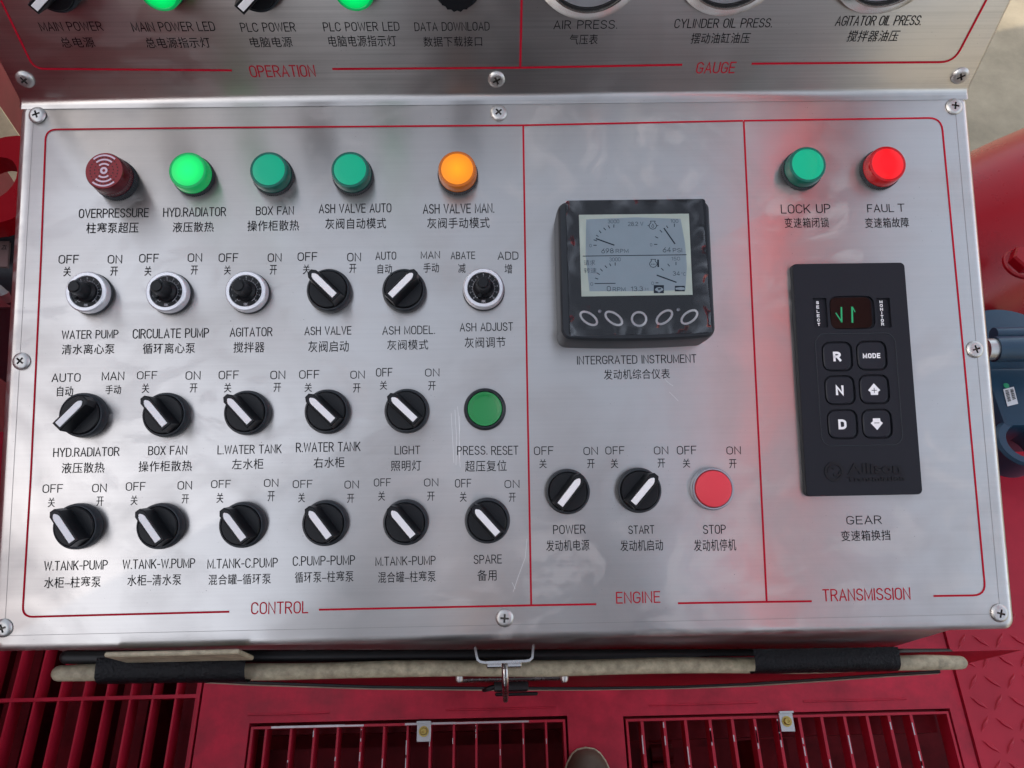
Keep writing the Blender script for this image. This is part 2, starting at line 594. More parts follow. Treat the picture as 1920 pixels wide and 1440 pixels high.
M['blue'] = mat('blue_grey_paint', (.020, .058, .10), .38, bump=.05, bscale=150, mottle=.12, mscale=14)
M['motor'] = mat('dark_grey_paint', (.030, .032, .038), .35, mottle=.15, mscale=14)
M['sunlit_tan'] = mat('sunlit_ground_tan', (.50, .40, .24), .6, mottle=.2, mscale=18)  # sunlit ground tone, the brightness put into the colour
M['plate_brown'] = mat('nameplate_metal', (.30, .22, .20), .4, .5)
M['concrete'] = mat('concrete', (.27, .235, .175), .9, spec=.15, bump=.9, bscale=55, mottle=.26, mscale=3.5)
M['tan'] = mat('brown_leather', (.09, .065, .045), .55, bump=.2, bscale=150, mottle=.25, mscale=25)
M['sole'] = mat('shoe_sole', (.03, .025, .02), .7)
M['sticker'] = mat('white_sticker', (.72, .73, .74), .5)
M['green_dot'] = mat('green_sticker', (.02, .30, .14), .5)
M['beige_rub'] = mat('beige_edge_trim', (.34, .26, .19), .6, mottle=.3, mscale=30)

def lens_mat(name, face, estr=0.0, hot=None, rough=.25):
    """coloured moulded lens; a lit one glows most above its diode"""
    m = mat(name, face, rough, coat=.12, spec=.35)
    if estr:
        t = m.node_tree
        b = t.nodes['Principled BSDF']
        tc = t.nodes.new('ShaderNodeTexCoord')
        ln = t.nodes.new('ShaderNodeVectorMath')
        ln.operation = 'LENGTH'
        sep = t.nodes.new('ShaderNodeVectorMath')
        sep.operation = 'MULTIPLY'
        sep.inputs[1].default_value = (1, 1, 0)
        r = t.nodes.new('ShaderNodeMapRange')
        r.inputs['From Max'].default_value = .012
        r.inputs['To Min'].default_value = estr
        r.inputs['To Max'].default_value = estr * .35
        t.links.new(tc.outputs['Object'], sep.inputs[0])
        t.links.new(sep.outputs[0], ln.inputs[0])
        t.links.new(ln.outputs['Value'], r.inputs['Value'])
        t.links.new(r.outputs[0], b.inputs['Emission Strength'])
        b.inputs['Emission Color'].default_value = (*(hot or face), 1)
    return m
M['grn_face'] = lens_mat('green_lens', (.001, .50, .26))
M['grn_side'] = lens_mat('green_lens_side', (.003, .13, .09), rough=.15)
M['grn_lit'] = lens_mat('green_lens_lit', (.003, .30, .09), .36, (.0, 1.0, .16))
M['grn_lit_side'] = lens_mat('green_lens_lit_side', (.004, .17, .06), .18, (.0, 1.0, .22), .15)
M['org_lit'] = lens_mat('amber_lens_lit', (.75, .22, .01), .30, (1.0, .30, .0))
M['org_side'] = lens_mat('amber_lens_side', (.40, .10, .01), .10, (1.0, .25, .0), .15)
M['red_lit'] = lens_mat('red_lens_lit', (.62, .008, .012), .30, (1.0, .006, .012))
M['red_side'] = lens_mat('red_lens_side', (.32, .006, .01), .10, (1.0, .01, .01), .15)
M['buz_face'] = lens_mat('dark_red_lens', (.24, .012, .018), rough=.3)
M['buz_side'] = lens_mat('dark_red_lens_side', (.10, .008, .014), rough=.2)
M['buz_mark'] = mat('pale_pink_print', (.68, .52, .60), .5)
M['btn_green'] = mat('green_button', (.020, .26, .07), .35, bump=.05, bscale=700)
M['btn_red'] = mat('red_button', (.75, .05, .07), .42, bump=.05, bscale=700)
M['lcd'] = mat('lcd_panel', (.35, .43, .50), .3, emit=(.55, .75, .85), estr=.03, mottle=.06, mscale=30)
M['lcd_edge'] = mat('lcd_margin', (.52, .58, .52), .35, emit=(.8, .95, .85), estr=.05)
M['lcd_ink'] = mat('lcd_segments', (.020, .032, .055), .5, spec=.1)
M['lcd_faint'] = mat('lcd_segments_faint', (.085, .115, .155), .5, spec=.1)
M['led_green'] = mat('green_led_segments', (.01, .20, .09), .4, emit=(.05, .9, .3), estr=.05)
M['led_window'] = mat('dark_display_window', (.012, .006, .005), .2, spec=.15)

def film_mat():
    m = bpy.data.materials.new('clear_protective_film')
    m.use_nodes = True
    t = m.node_tree
    t.nodes.clear()
    o = t.nodes.new('ShaderNodeOutputMaterial')
    mx = t.nodes.new('ShaderNodeMixShader')
    tr = t.nodes.new('ShaderNodeBsdfTransparent')
    gl = t.nodes.new('ShaderNodeBsdfGlossy')
    gl.inputs['Roughness'].default_value = .06
    tr.inputs['Color'].default_value = (.97, .97, .98, 1)
    fr = t.nodes.new('ShaderNodeFresnel')
    fr.inputs['IOR'].default_value = 1.5
    ad = t.nodes.new('ShaderNodeMath')
    ad.operation = 'MULTIPLY_ADD'
    ad.inputs[1].default_value = 4.0
    ad.inputs[2].default_value = -.135
    tc = t.nodes.new('ShaderNodeTexCoord')
    n = t.nodes.new('ShaderNodeTexNoise')
    n.inputs['Scale'].default_value = 34
    n.inputs['Detail'].default_value = 1
    n.inputs['Distortion'].default_value = .8
    bp = t.nodes.new('ShaderNodeBump')
    bp.inputs['Strength'].default_value = .35
    bp.inputs['Distance'].default_value = .002
    t.links.new(tc.outputs['Object'], n.inputs['Vector'])
    t.links.new(n.outputs[0], bp.inputs['Height'])
    t.links.new(bp.outputs[0], gl.inputs['Normal'])
    t.links.new(fr.outputs[0], ad.inputs[0])
    # whitened creases round the loose border of the film
    def M_(op, x, y=None, clamp=False):
        q = t.nodes.new('ShaderNodeMath')
        q.operation = op
        q.use_clamp = clamp
        for i, v in enumerate((x, y)):
            if v is None:
                continue
            if isinstance(v, (int, float)):
                q.inputs[i].default_value = v
            else:
                t.links.new(v, q.inputs[i])
        return q.outputs[0]
    sp = t.nodes.new('ShaderNodeSeparateXYZ')
    t.links.new(tc.outputs['Generated'], sp.inputs[0])
    ex = M_('MULTIPLY', M_('ABSOLUTE', M_('SUBTRACT', sp.outputs[0], .5)), 2)
    ey = M_('MULTIPLY', M_('ABSOLUTE', M_('SUBTRACT', sp.outputs[1], .5)), 2)
    edge = M_('MULTIPLY', M_('SUBTRACT', M_('MAXIMUM', ex, ey), .74), 6, True)
    n3 = t.nodes.new('ShaderNodeTexNoise')
    n3.inputs['Scale'].default_value = 26
    n3.inputs['Detail'].default_value = 2
    n3.inputs['Distortion'].default_value = 1.2
    t.links.new(tc.outputs['Object'], n3.inputs['Vector'])
    ridge = M_('SUBTRACT', 1, M_('MULTIPLY', M_('ABSOLUTE', M_('SUBTRACT', n3.outputs[0], .5)), 16), True)
    patch = M_('MULTIPLY', M_('SUBTRACT', n.outputs[0], .56), 8, True)
    crease = M_('MULTIPLY', edge, M_('ADD', M_('MULTIPLY', ridge, .10), M_('MULTIPLY', patch, .06)))
    fac = M_('ADD', ad.outputs[0], crease, True)
    t.links.new(fac, mx.inputs[0])
    t.links.new(tr.outputs[0], mx.inputs[1])
    t.links.new(gl.outputs[0], mx.inputs[2])
    t.links.new(mx.outputs[0], o.inputs[0])
    return m
M['film'] = film_mat()

# ------------------------------------------------------------------ setting: ground and truck deck
bm = bmesh.new()
s = 90
vs = [bm.verts.new(p) for p in ((-s, -s, 0), (s, -s, 0), (s, s, 0), (-s, s, 0))]
bm.faces.new(vs)
tag(new_obj('ground', bm, M['concrete'], loc=(0, 0, -1.1), smooth=0), None, kind='structure')

# deck plate with three grating openings; strips butt end to end
OPEN = [(-1.10, -0.523, -0.60, 0.40), (-0.436, 0.108, -0.60, 0.0695), (0.204, 0.772, -0.60, 0.0665)]
bm = bmesh.new()
XL, XR, YB, YF = -1.25, 0.795, -1.4, 0.62
T = .006
def strip(x0, x1, y0, y1):
    box(bm, x0, x1, y0, y1, -T, 0)
strip(XL, -1.10, YB, YF)
strip(-1.10, -0.523, 0.40, YF)
strip(-1.10, -0.523, YB, -0.60)
strip(-0.523, -0.436, YB, YF)
strip(-0.436, 0.108, 0.0695, YF)
strip(-0.436, 0.108, YB, -0.60)
strip(0.108, 0.204, YB, YF)
strip(0.204, 0.772, 0.0665, YF)
strip(0.204, 0.772, YB, -0.60)
strip(0.772, XR, YB, YF)
# folded rims of the openings, welded ledges below, a weld seam
for (x0, x1, y0, y1) in OPEN:
    box(bm, x0 - .004, x0, y0, y1, -.05, -T - .0005)
    box(bm, x1, x1 + .004, y0, y1, -.05, -T - .0005)
    box(bm, x0, x1, y1, y1 + .004, -.05, -T - .0005)
tag(new_obj('deck', bm, M['red_dirty'], smooth=0), None, kind='structure')
bm = bmesh.new()
for (x0, x1, z) in ((.25, .44, .0012), (-.44, -.30, .0012), (-.10, .09, .0012), (.52, .70, .0012)):
    tube(bm, [(x0, .083, z - .001), (x0 + (x1 - x0) * .5, .0825, z), (x1, .0835, z - .001)], .0016, 6)
tag(new_obj('weld_seams', bm, M['red_dirty']), None, kind='structure')

# raised-pattern plate on the right
bm = bmesh.new()
box(bm, XR + .003, 1.30, YB, YF, -T, .004)
k = 0
def lozenge(x, y, a, ln=.033, wd=.0080, hh=.0026):
    c, sn = math.cos(a), math.sin(a)
    pts = []
    for i in range(14):
        t = 2 * PI * i / 14
        X = ln / 2 * math.cos(t)
        Y = wd / 2 * math.sin(t) * (1 - .5 * abs(math.cos(t)))
        pts.append((x + X * c - Y * sn, y + X * sn + Y * c))
    lo = [bm.verts.new((p[0], p[1], .0041)) for p in pts]
    hi = [bm.verts.new((x + (p[0] - x) * .62, y + (p[1] - y) * .62, .004 + hh)) for p in pts]
    for i in range(14):
        j = (i + 1) % 14
        bm.faces.new((lo[i], lo[j], hi[j], hi[i]))
    bm.faces.new(hi)
for i in range(14):
    for j in range(16):
        lozenge(XR + .028 + i * .034, -.30 + j * .034, PI / 4 + (PI / 2 if (i + j) % 2 else 0) + .12)
tag(new_obj('tread_plate', bm, M['red_paint']), None, kind='structure')
# frame and pan under the gratings
bm = bmesh.new()
box(bm, XL, 1.3, YB, YF, -.42, -.40)
box(bm, -.515, -.45, YB, YF, -.39, -.055)
box(bm, .118, .19, YB, YF, -.39, -.055)
box(bm, -.44, .112, -.62, .030, -.125, -.115)          # kick plate under the middle grating
box(bm, -.44, .112, .052, .068, -.12, -.052)
box(bm, .21, .765, .030, .064, -.10, -.045)            # front beam under the right grating
box(bm, .21, .40, -.5, .018, -.20, -.15)
box(bm, .47, .52, -.5, .028, -.30, -.12)
box(bm, -1.09, -.53, -.5, .10, -.34, -.33)
for k_ in range(5):
    box(bm, -1.05 + .11 * k_, -1.0 + .11 * k_, -.5, .37, -.30, -.11 - .02 * (k_ % 2))
for k_ in range(3):
    tube(bm, [(.27, -.02 + .03 * k_, -.14), (.31, -.02 + .03 * k_, -.14)], .014, 12)
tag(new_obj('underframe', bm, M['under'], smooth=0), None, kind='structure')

# ------------------------------------------------------------------ gratings
def grating(label, xs, x0, x1, y0, y1, cross, thick, depth, worn, lean=0.0):
    g = empty('steel_grating', ((x0 + x1) / 2, (y0 + y1) / 2, 0))
    tag(g, label, 'grating', 'gratings let into the red deck')
    cx, cy = (x0 + x1) / 2, (y0 + y1) / 2
    b = bmesh.new()
    for x in xs:
        jit = random.uniform(-.001, .001)
        box(b, x - thick / 2 - cx + jit, x + thick / 2 - cx + jit, y0 - cy + .003, y1 - cy - .003, -depth, -.001)
    o = new_obj('bearing_bars', b, M['red_paint'], g, smooth=0)
    b = bmesh.new()
    for y in cross:
        box(b, x0 - cx, x1 - cx, y - cy - .003, y - cy + .003, -depth * .8, -.0005)
    box(b, x0 - cx, x0 - cx + .004, y0 - cy, y1 - cy, -depth, 0)
    box(b, x1 - cx - .004, x1 - cx, y0 - cy, y1 - cy, -depth, 0)
    box(b, x0 - cx + .004, x1 - cx - .004, y1 - cy - .004, y1 - cy, -depth, 0)
    new_obj('frame', b, M['red_paint'], g, smooth=0)
    if worn:
        b = bmesh.new()
        for x in xs:
            n = random.randint(1, 3)
            for _ in range(n):
                ya = y1 - .006 - random.random() ** 2 * .10
                ln = random.uniform(.006, .03)
                box(b, x - thick * .40 - cx, x - thick * .02 - cx, ya - ln - cy, ya - cy, -.0012, -.0002)
        if worn > 1:
            for _ in range(6):
                xa = random.uniform(x0, x1 - .2)
                box(b, xa - cx, min(x1, xa + random.uniform(.05, .16)) - cx, y1 - cy - .0035, y1 - cy - .0008 * random.random(), -.001, .0006 + random.random() * .0003)
        new_obj('bare_metal_wear', b, M['worn'], g, smooth=0)['kind'] = 'stuff'
    return g
def clip(g, x, y):
    c0 = g.location
    b = bmesh.new()
    box(b, -.012, .012, -.016, .016, .0008, .0032, 0, .0006, 1)
    box(b, -.012, .012, .013, .016, .0033, .010, 0)
    c = new_obj('clip', b, M['zinc'], g, loc=(x - c0.x, y - c0.y, 0))
    b = bmesh.new()
    lathe(b, [(.0085, .0033), (.0085, .0046), (.006, .0046)], 20)
    lathe(b, [(.0062, .0046), (.0062, .0085), (.0052, .0095), (.0030, .0095), (.0028, .0070), (0, .0068)], 6)
    new_obj('bolt', b, M['zinc_y'], c, loc=(0, 0, 0), smooth=20)
xsl = [ZP(p, 1308, 0).x for p in (21, 66, 111, 155, 199, 244, 287, 330, 368)]
xsl = [xsl[0] - .042 * k for k in (4, 3, 2, 1)] + xsl
gl = grating('red bar grating at the left, beside the left end of the cream tube', xsl, -1.095, -.527, -.55, .38,
             [.115, .0, .23, -.12], .0032, .034, 1)
xsc = [ZP(p, 1356, 0).x for p in (499, 547, 590, 634, 679, 721, 764, 807, 850, 893, 938, 981, 1024)]
gc = grating('red bar grating with a scuffed bare-metal front edge, under the latch', xsc, -.432, .104, -.55, .064,
             [-.13], .0034, .034, 2)
clip(gc, ZP(795, 1370, 0).x, .050)
xsr = [ZP(p, 1345, 0).x for p in (1202, 1244, 1284, 1330, 1372, 1415, 1458, 1499, 1542, 1585, 1627, 1668, 1709)]
gr = grating('bright red thick-barred grating at the right, beside the tread plate', xsr, .208, .768, -.55, .062,
             [-.13], .0050, .030, 1)
clip(gr, ZP(1474, 1352, 0).x, .052)

# ------------------------------------------------------------------ console
ROOT_W = Vector((0, 0.25, 0))
console = empty('control_console', ROOT_W)
tag(console, 'brushed stainless control console covered with switches, lamps, gauges and a keypad', 'control console')
def place(fr, uv, h=0.0):
    return fr.world(uv, h) - ROOT_W
def part(name, bm, mats, fr, uv, h=0.0, spin=0.0, smooth=40, parent=None):
    o = new_obj(name, bm, mats, parent or console, smooth)
    o.location = place(fr, uv, h)
    o.rotation_euler = (fr.rot @ Matrix.Rotation(spin, 4, 'Z')).to_euler()
    return o
def copy_part(o, fr, uv, spin=0.0, label=None):
    c = o.copy()
    COL.objects.link(c)
    c.parent = console
    c.location = place(fr, uv)
    c.rotation_euler = (fr.rot @ Matrix.Rotation(spin, 4, 'Z')).to_euler()
    for ch in o.children:
        d = ch.copy()
        COL.objects.link(d)
        d.parent = c
    if label:
        c['label'] = label
    return c

U0, U1 = -.3266, .3330
V0, V1 = -.1085, FOLD_V
RB = .0055
# lower panel: folded sheet with rounded lips at left, right and front
bm = bmesh.new()
lp = []
for (ins, z) in ((0, -.030), (0, -RB)):
    lp.append(rrect(U0 + ins, U1 - ins, V0 + ins, V1 - .0025, .006, z))
for i in range(1, 6):
    a = PI / 2 * i / 5
    ins = RB * (1 - math.cos(a))
    lp.append(rrect(U0 + ins, U1 - ins, V0 + ins, V1 - .0025, .006, -RB + RB * math.sin(a)))
loft(bm, lp)
lower = part('lower_panel', bm, M['steel'], LOW, (0, 0))
# a faint seam where the face sheet sits on the lid
bm = bmesh.new()
e = .0105
stroke(bm, [(U0 + e, V1 - .006), (U0 + e, V0 + e), (U1 - e, V0 + e), (U1 - e, V1 - .006)], .00024, .00012)
part('seam', bm, mat('seam_line', (.34, .33, .32), .5, .8), LOW, (0, 0), smooth=0)
# upper panel with bend fillet at its foot
bm = bmesh.new()
r = .006
tl = r * math.tan(FOLD_A / 2)
prof = [(-.0025 - .0004, -.0025)]
# fillet centre sits above the fold, tangent to both sheets (u = x, in upper frame: s, h)
ca, sa = math.cos(FOLD_A), math.sin(FOLD_A)
def low_to_up(v, h):
    return (v * ca + h * sa, -v * sa + h * ca)
cv, ch_ = -tl, r                                  # in lower frame relative to the fold
pts = []
for i in range(9):
    a = -PI / 2 + FOLD_A * i / 8
    pts.append(low_to_up(cv + r * math.cos(a), ch_ + r * math.sin(a)))
pts = [low_to_up(-tl - .0030, .0002), low_to_up(-tl - .0002, .0002)] + [(p[0], p[1] + .0002) for p in pts] + [(.205, .0002), (.2095, -.002), (.2110, -.006), (.211, -.03)]
prof = pts
for uu in ((U0, U1),):
    ins = [0] * len(prof)
    A, B = [], []
    for p in prof:
        A.append(bm.verts.new((uu[0] + RB * .4, p[0], p[1])))
        B.append(bm.verts.new((uu[1] - RB * .4, p[0], p[1])))
    for i in range(len(prof) - 1):
        bm.faces.new((A[i], B[i], B[i + 1], A[i + 1]))
    # side returns, rounded then going back
    for (E, sg) in ((A, -1), (B, 1)):
        prev = E
        for (dx, dz) in ((.0014, -.0006), (.0020, -.0016), (.0022, -.0035), (.0022, -.03)):
            cur = [bm.verts.new((v.co.x + sg * dx, v.co.y, v.co.z + dz)) for v in E]
            for i in range(len(E) - 1):
                q = (prev[i], cur[i], cur[i + 1], prev[i + 1]) if sg > 0 else (prev[i + 1], cur[i + 1], cur[i], prev[i])
                bm.faces.new(q)
            prev = cur
upper = part('upper_panel', bm, M['steel_up'], UP, (0, 0))
# cabinet behind the panels, its front wall below the lip
bm = bmesh.new()
WALLY = .078
fold_w = LOW.world((0, FOLD_V), -.012)
ptop = UP.world((0, .20), -.012)
lipf = LOW.world((0, V0 + .01), -.012)
poly = [(WALLY, .66), (WALLY, lipf.z), (lipf.y + .015, lipf.z + .004), (fold_w.y, fold_w.z), (ptop.y, ptop.z), (ptop.y + .12, ptop.z - .02), (ptop.y + .12, .66)]
a = [bm.verts.new((U0 + .012, p[0] - ROOT_W.y, p[1])) for p in poly]
b_ = [bm.verts.new((U1 - .012, p[0] - ROOT_W.y, p[1])) for p in poly]
n = len(poly)
for i in range(n):
    j = (i + 1) % n
    bm.faces.new((a[j], a[i], b_[i], b_[j]))
bm.faces.new(a)
bm.faces.new(b_[::-1])
new_obj('cabinet_body', bm, M['steel'], console, smooth=0)
bm = bmesh.new()
box(bm, -.10, .10, -.02, .16, 0.012, .66)
box(bm, -.16, .16, -.08, .22, 0.0, .012)
new_obj('pedestal', bm, M['red_paint'], console, smooth=0)

# ---- red frame lines and section titles
PXW = .00125
def border(fr, lines, name='border_line'):
    org = fr.fn(*lines[0][0])
    bm = bmesh.new()
    for ln in lines:
        stroke(bm, [fr.fn(*p) - org for p in ln], PXW * (1.2 if fr is UP else 1), .00034 if fr is UP else .00016)
    return part(name, bm, M['ink_red'], fr, org, smooth=0)
def rounded(pts, r=18):
    """pixel polyline with its inner corners rounded"""
    out = [pts[0]]
    for i in range(1, len(pts) - 1):
        a, b, c = Vector(pts[i - 1]), Vector(pts[i]), Vector(pts[i + 1])
        p, q = b + (a - b).normalized() * r, b + (c - b).normalized() * r
        for k in range(7):
            t = k / 6
            out.append(tuple(p * (1 - t) ** 2 + b * 2 * t * (1 - t) + q * t * t))
    out.append(pts[-1])
    return out
def dense(pts):
    return pts
# straight stretches follow the panel's own axes
border(LOW, [rounded([(430, 1147), (250, 1151.5), (42, 1157), (58, 890), (77, 483), (86, 243), (400, 239.5), (980, 235)], 20)])
border(LOW, [[(980, 235), (1393, 226.5)], [(981, 236.5), (988, 690), (996, 1133.5)]])
border(LOW, [rounded([(1394, 226.5), (1765, 221), (1810, 700), (1848, 1116), (1750, 1117.5)], 24), [(1394.5, 228), (1416, 690), (1437.5, 1128)]])
border(LOW, [[(598, 1143.2), (995, 1135), (1118, 1132.8)]])
border(LOW, [[(1271, 1131), (1437, 1128.5), (1522, 1127.3)]])
border(UP, [rounded([(-20, -45), (3, 2), (64, 128.5), (435, 131.5)], 20)])
border(UP, [[(623, 129), (977, 126.5), (1279, 121)], [(979, -40), (978, 0), (975.5, 126)]])
border(UP, [rounded([(1409, 119), (1788, 116), (1850, -2), (1880, -60)], 26)])

def caption(fr, texts, label=None, ink='ink', name='caption', spacing=1.06):
    t0 = texts[0]
    org = fr.fn((t0[1] + t0[2]) / 2, (t0[3] + t0[4]) / 2)
    bm = bmesh.new()
    for (s, x1, x2, y1, y2) in texts:
        px_text(bm, fr, org, s, x1, x2, y1, y2, .00034 if fr is UP else .00016, spacing=spacing)
    o = part(name, bm, M[ink], fr, org, smooth=0)
    if label:
        o['label'] = label
    return o
for fr, s, x1, x2, y1, y2 in ((UP, 'OPERATION', 468, 591, 122, 144), (UP, 'GAUGE', 1306, 1379, 116, 137), (LOW, 'CONTROL', 471, 578, 1128, 1151),
                              (LOW, 'ENGINE', 1155, 1238, 1109, 1131), (LOW, 'TRANSMISSION', 1542, 1707, 1103, 1126)):
    caption(fr, [(s, x1, x2, y1, y2)], 'red printed section title ' + s, 'ink_red', 'section_title')

CAP = {
 'main_sw': (UP, [('MAIN POWER', 74, 192, 41, 57), ('总电源', 114, 177, 70, 88)]),
 'main_led': (UP, [('MAIN POWER LED', 247, 403, 41, 58), ('总电源指示灯', 273, 394, 70, 89)]),
 'plc_sw': (UP, [('PLC POWER', 451, 554, 42, 59), ('电脑电源', 469, 548, 69, 88)]),
 'plc_led': (UP, [('PLC POWER LED', 606, 749, 41, 58), ('电脑电源指示灯', 616, 743, 66, 87)]),
 'data': (UP, [('DATA DOWNLOAD', 777, 918, 41, 57.5), ('数据下载接口', 794, 904, 68, 87)]),
 'air': (UP, [('AIR PRESS.', 1038, 1158, 37.5, 54), ('气压表', 1068, 1121, 64, 83)]),
 'cyl': (UP, [('CYLINDER OIL PRESS.', 1265, 1449, 34.5, 51.5), ('摆动油缸油压', 1296, 1406, 61, 81)]),
 'agi': (UP, [('AGITATOR OIL PRESS.', 1568, 1729, 29.5, 47), ('搅拌器油压', 1590, 1685, 57, 77)]),
 'over': (LOW, [('OVERPRESSURE', 148, 279, 391, 408), ('柱塞泵超压', 162, 260, 417, 437)]),
 'hyd_l': (LOW, [('HYD.RADIATOR', 306, 424, 389, 406), ('液压散热', 324, 401, 416, 435)]),
 'box_l': (LOW, [('BOX FAN', 480, 551, 387, 403), ('操作柜散热', 464, 561, 413, 433)]),
 'aauto': (LOW, [('ASH VALVE AUTO', 598, 734, 382, 399), ('灰阀自动模式', 610, 724, 409, 429)]),
 'aman': (LOW, [('ASH VALVE MAN.', 793, 927, 382, 400), ('灰阀手动模式', 801, 918, 408, 428)]),
 'lock': (LOW, [('LOCK UP', 1464, 1557, 383, 400), ('变速箱闭锁', 1471, 1554, 408, 427)]),
 'fault': (LOW, [('FAUL', 1626, 1676, 383, 398), ('T', 1683, 1696, 382, 397), ('变速箱故障', 1622, 1704, 408, 427)]),
 'wpump': (LOW, [('WATER PUMP', 116, 222, 619, 635), ('清水离心泵', 116, 215, 645, 664), ('OFF', 110, 148, 478, 494), ('关', 119, 133, 500, 518), ('ON', 202, 229, 478, 494), ('开', 207, 221, 500, 517)]),
 'cpump': (LOW, [('CIRCULATE PUMP', 249, 392, 616, 634), ('循环离心泵', 268, 366, 643, 663), ('OFF', 261, 298, 476, 492), ('关', 271, 284, 499, 517), ('ON', 352, 379, 475, 491), ('开', 358, 371, 498, 515)]),
 'agit': (LOW, [('AGITATOR', 431, 511, 614, 631), ('搅拌器', 438, 496, 641, 661), ('OFF', 410, 447, 475, 491), ('关', 420, 433, 498, 515), ('ON', 502, 528, 475, 491), ('开', 506, 519, 497, 515)]),
 'avalve': (LOW, [('ASH VALVE', 571, 659, 612, 628), ('灰阀启动', 578, 654, 639, 660), ('OFF', 558, 595, 473, 489), ('关', 568, 581, 496, 514), ('ON', 651, 677, 474, 490), ('开', 655, 668, 495, 512)]),
 'amodel': (LOW, [('ASH MODEL.', 717, 816, 611, 627), ('灰阀模式', 726, 803, 637, 656), ('AUTO', 704, 743, 472, 487), ('自动', 708, 735, 495, 513), ('MAN', 789, 825, 471, 485), ('手动', 794, 823, 493, 511)]),
 'aadj': (LOW, [('ASH ADJUST', 862, 962, 605, 621), ('灰阀调节', 871, 948, 632, 652), ('ABATE', 845, 891, 472, 486), ('减', 859, 873, 494, 512), ('ADD', 933, 972, 472, 487), ('增', 946, 960, 495, 513)]),
 'hyd': (LOW, [('HYD.RADIATOR', 100, 224, 839, 856), ('液压散热', 116, 196, 867, 887), ('AUTO', 97, 151, 700, 716), ('自动', 107, 137, 724, 743), ('MAN', 191, 233, 697, 713), ('手动', 198, 227, 722, 739)]),
 'boxf': (LOW, [('BOX FAN', 278, 351, 836, 853), ('操作柜散热', 260, 360, 864, 884), ('OFF', 257, 295, 696, 711), ('关', 266, 280, 719, 737), ('ON', 348, 376, 696, 712), ('开', 356, 370, 719, 736)]),
 'lwt': (LOW, [('L.WATER TANK', 408, 528, 834, 851), ('左水柜', 435, 494, 860, 880), ('OFF', 410, 448, 695, 711), ('关', 420, 434, 718, 736), ('ON', 507, 535, 695, 711), ('开', 513, 527, 718, 735)]),
 'rwt': (LOW, [('R.WATER TANK', 555, 676, 829, 847), ('右水柜', 588, 646, 857, 877), ('OFF', 561, 599, 694, 710), ('关', 571, 585, 718, 735), ('ON', 657, 684, 695, 710), ('开', 662, 676, 719, 736)]),
 'light': (LOW, [('LIGHT', 740, 788, 836, 852), ('照明灯', 733, 790, 863, 883), ('OFF', 705, 736, 690, 706), ('关', 712, 726, 714, 731), ('ON', 797, 824, 691, 706), ('开', 803, 817, 715, 732)]),
 'reset': (LOW, [('PRESS.', 857, 914, 836, 853), ('RESET', 921, 972, 836, 853), ('超压复位', 872, 950, 863, 884)]),
 'wtp': (LOW, [('W.TANK-PUMP', 83, 202, 1051, 1069), ('水柜–柱塞泵', 83, 189, 1081, 1102), ('OFF', 80, 118, 908, 924), ('关', 90, 103, 933, 951), ('ON', 173, 200, 907, 923), ('开', 181, 194, 931, 949)]),
 'wtw': (LOW, [('W.TANK-W.PUMP', 230, 366, 1048, 1066), ('水柜–清水泵', 239, 340, 1077, 1098), ('OFF', 236, 273, 904, 920), ('关', 245, 258, 929, 947), ('ON', 333, 360, 902, 918), ('开', 341, 354, 927, 944)]),
 'mtc': (LOW, [('M.TANK-C.PUMP', 389, 521, 1047, 1065), ('混合罐–循环泵', 391, 508, 1076, 1096), ('OFF', 396, 433, 900, 915), ('关', 406, 419, 924, 943), ('ON', 495, 522, 898, 913), ('开', 502, 515, 921, 940)]),
 'cpp': (LOW, [('C.PUMP-PUMP', 549, 666, 1042, 1060), ('循环泵–柱塞泵', 553, 663, 1071, 1092), ('OFF', 549, 586, 900, 915), ('关', 559, 572, 924, 942), ('ON', 646, 673, 901, 916), ('开', 651, 664, 926, 943)]),
 'mtp': (LOW, [('M.TANK-PUMP', 704, 817, 1043, 1060), ('混合罐–柱塞泵', 709, 817, 1071, 1092), ('OFF', 701, 733, 897, 912), ('关', 709, 722, 921, 939), ('ON', 795, 822, 897, 912), ('开', 801, 815, 922, 939)]),
 'spare': (LOW, [('SPARE', 888, 941, 1040, 1057), ('备用', 895, 931, 1068, 1089), ('OFF', 853, 884, 898, 914), ('关', 862, 875, 922, 941), ('ON', 946, 974, 900, 915), ('开', 954, 967, 924, 941)]),
 'power': (LOW, [('POWER', 1037, 1098, 984, 1001), ('发动机电源', 1024, 1105, 1012, 1033), ('OFF', 1001, 1038, 837, 853), ('关', 1011, 1025, 861, 878), ('ON', 1094, 1121, 838, 853), ('开', 1101, 1115, 861, 878)]),
 'start': (LOW, [('START', 1178, 1227, 985, 1001), ('发动机启动', 1163, 1243, 1012, 1033), ('OFF', 1135, 1171, 837, 852), ('关', 1145, 1159, 860, 878), ('ON', 1226, 1253, 837, 852), ('开', 1233, 1247, 860, 877)]),
 'stop': (LOW, [('STOP', 1318, 1361, 984, 1001), ('发动机停机', 1301, 1380, 1011, 1033), ('OFF', 1269, 1306, 836, 852), ('关', 1280, 1294, 860, 877), ('ON', 1362, 1389, 837, 852), ('开', 1367, 1381, 861, 878)]),
 'instr': (LOW, [('INTERGRATED INSTRUMENT', 1082, 1306, 666, 682), ('发动机综合仪表', 1132, 1256, 692, 711)]),
 'gear': (LOW, [('GEAR', 1587, 1653, 967, 983), ('变速箱换挡', 1577, 1669, 994, 1014)]),
}
MARKS = ('OFF', 'ON', 'AUTO', 'MAN', 'ABATE', 'ADD')
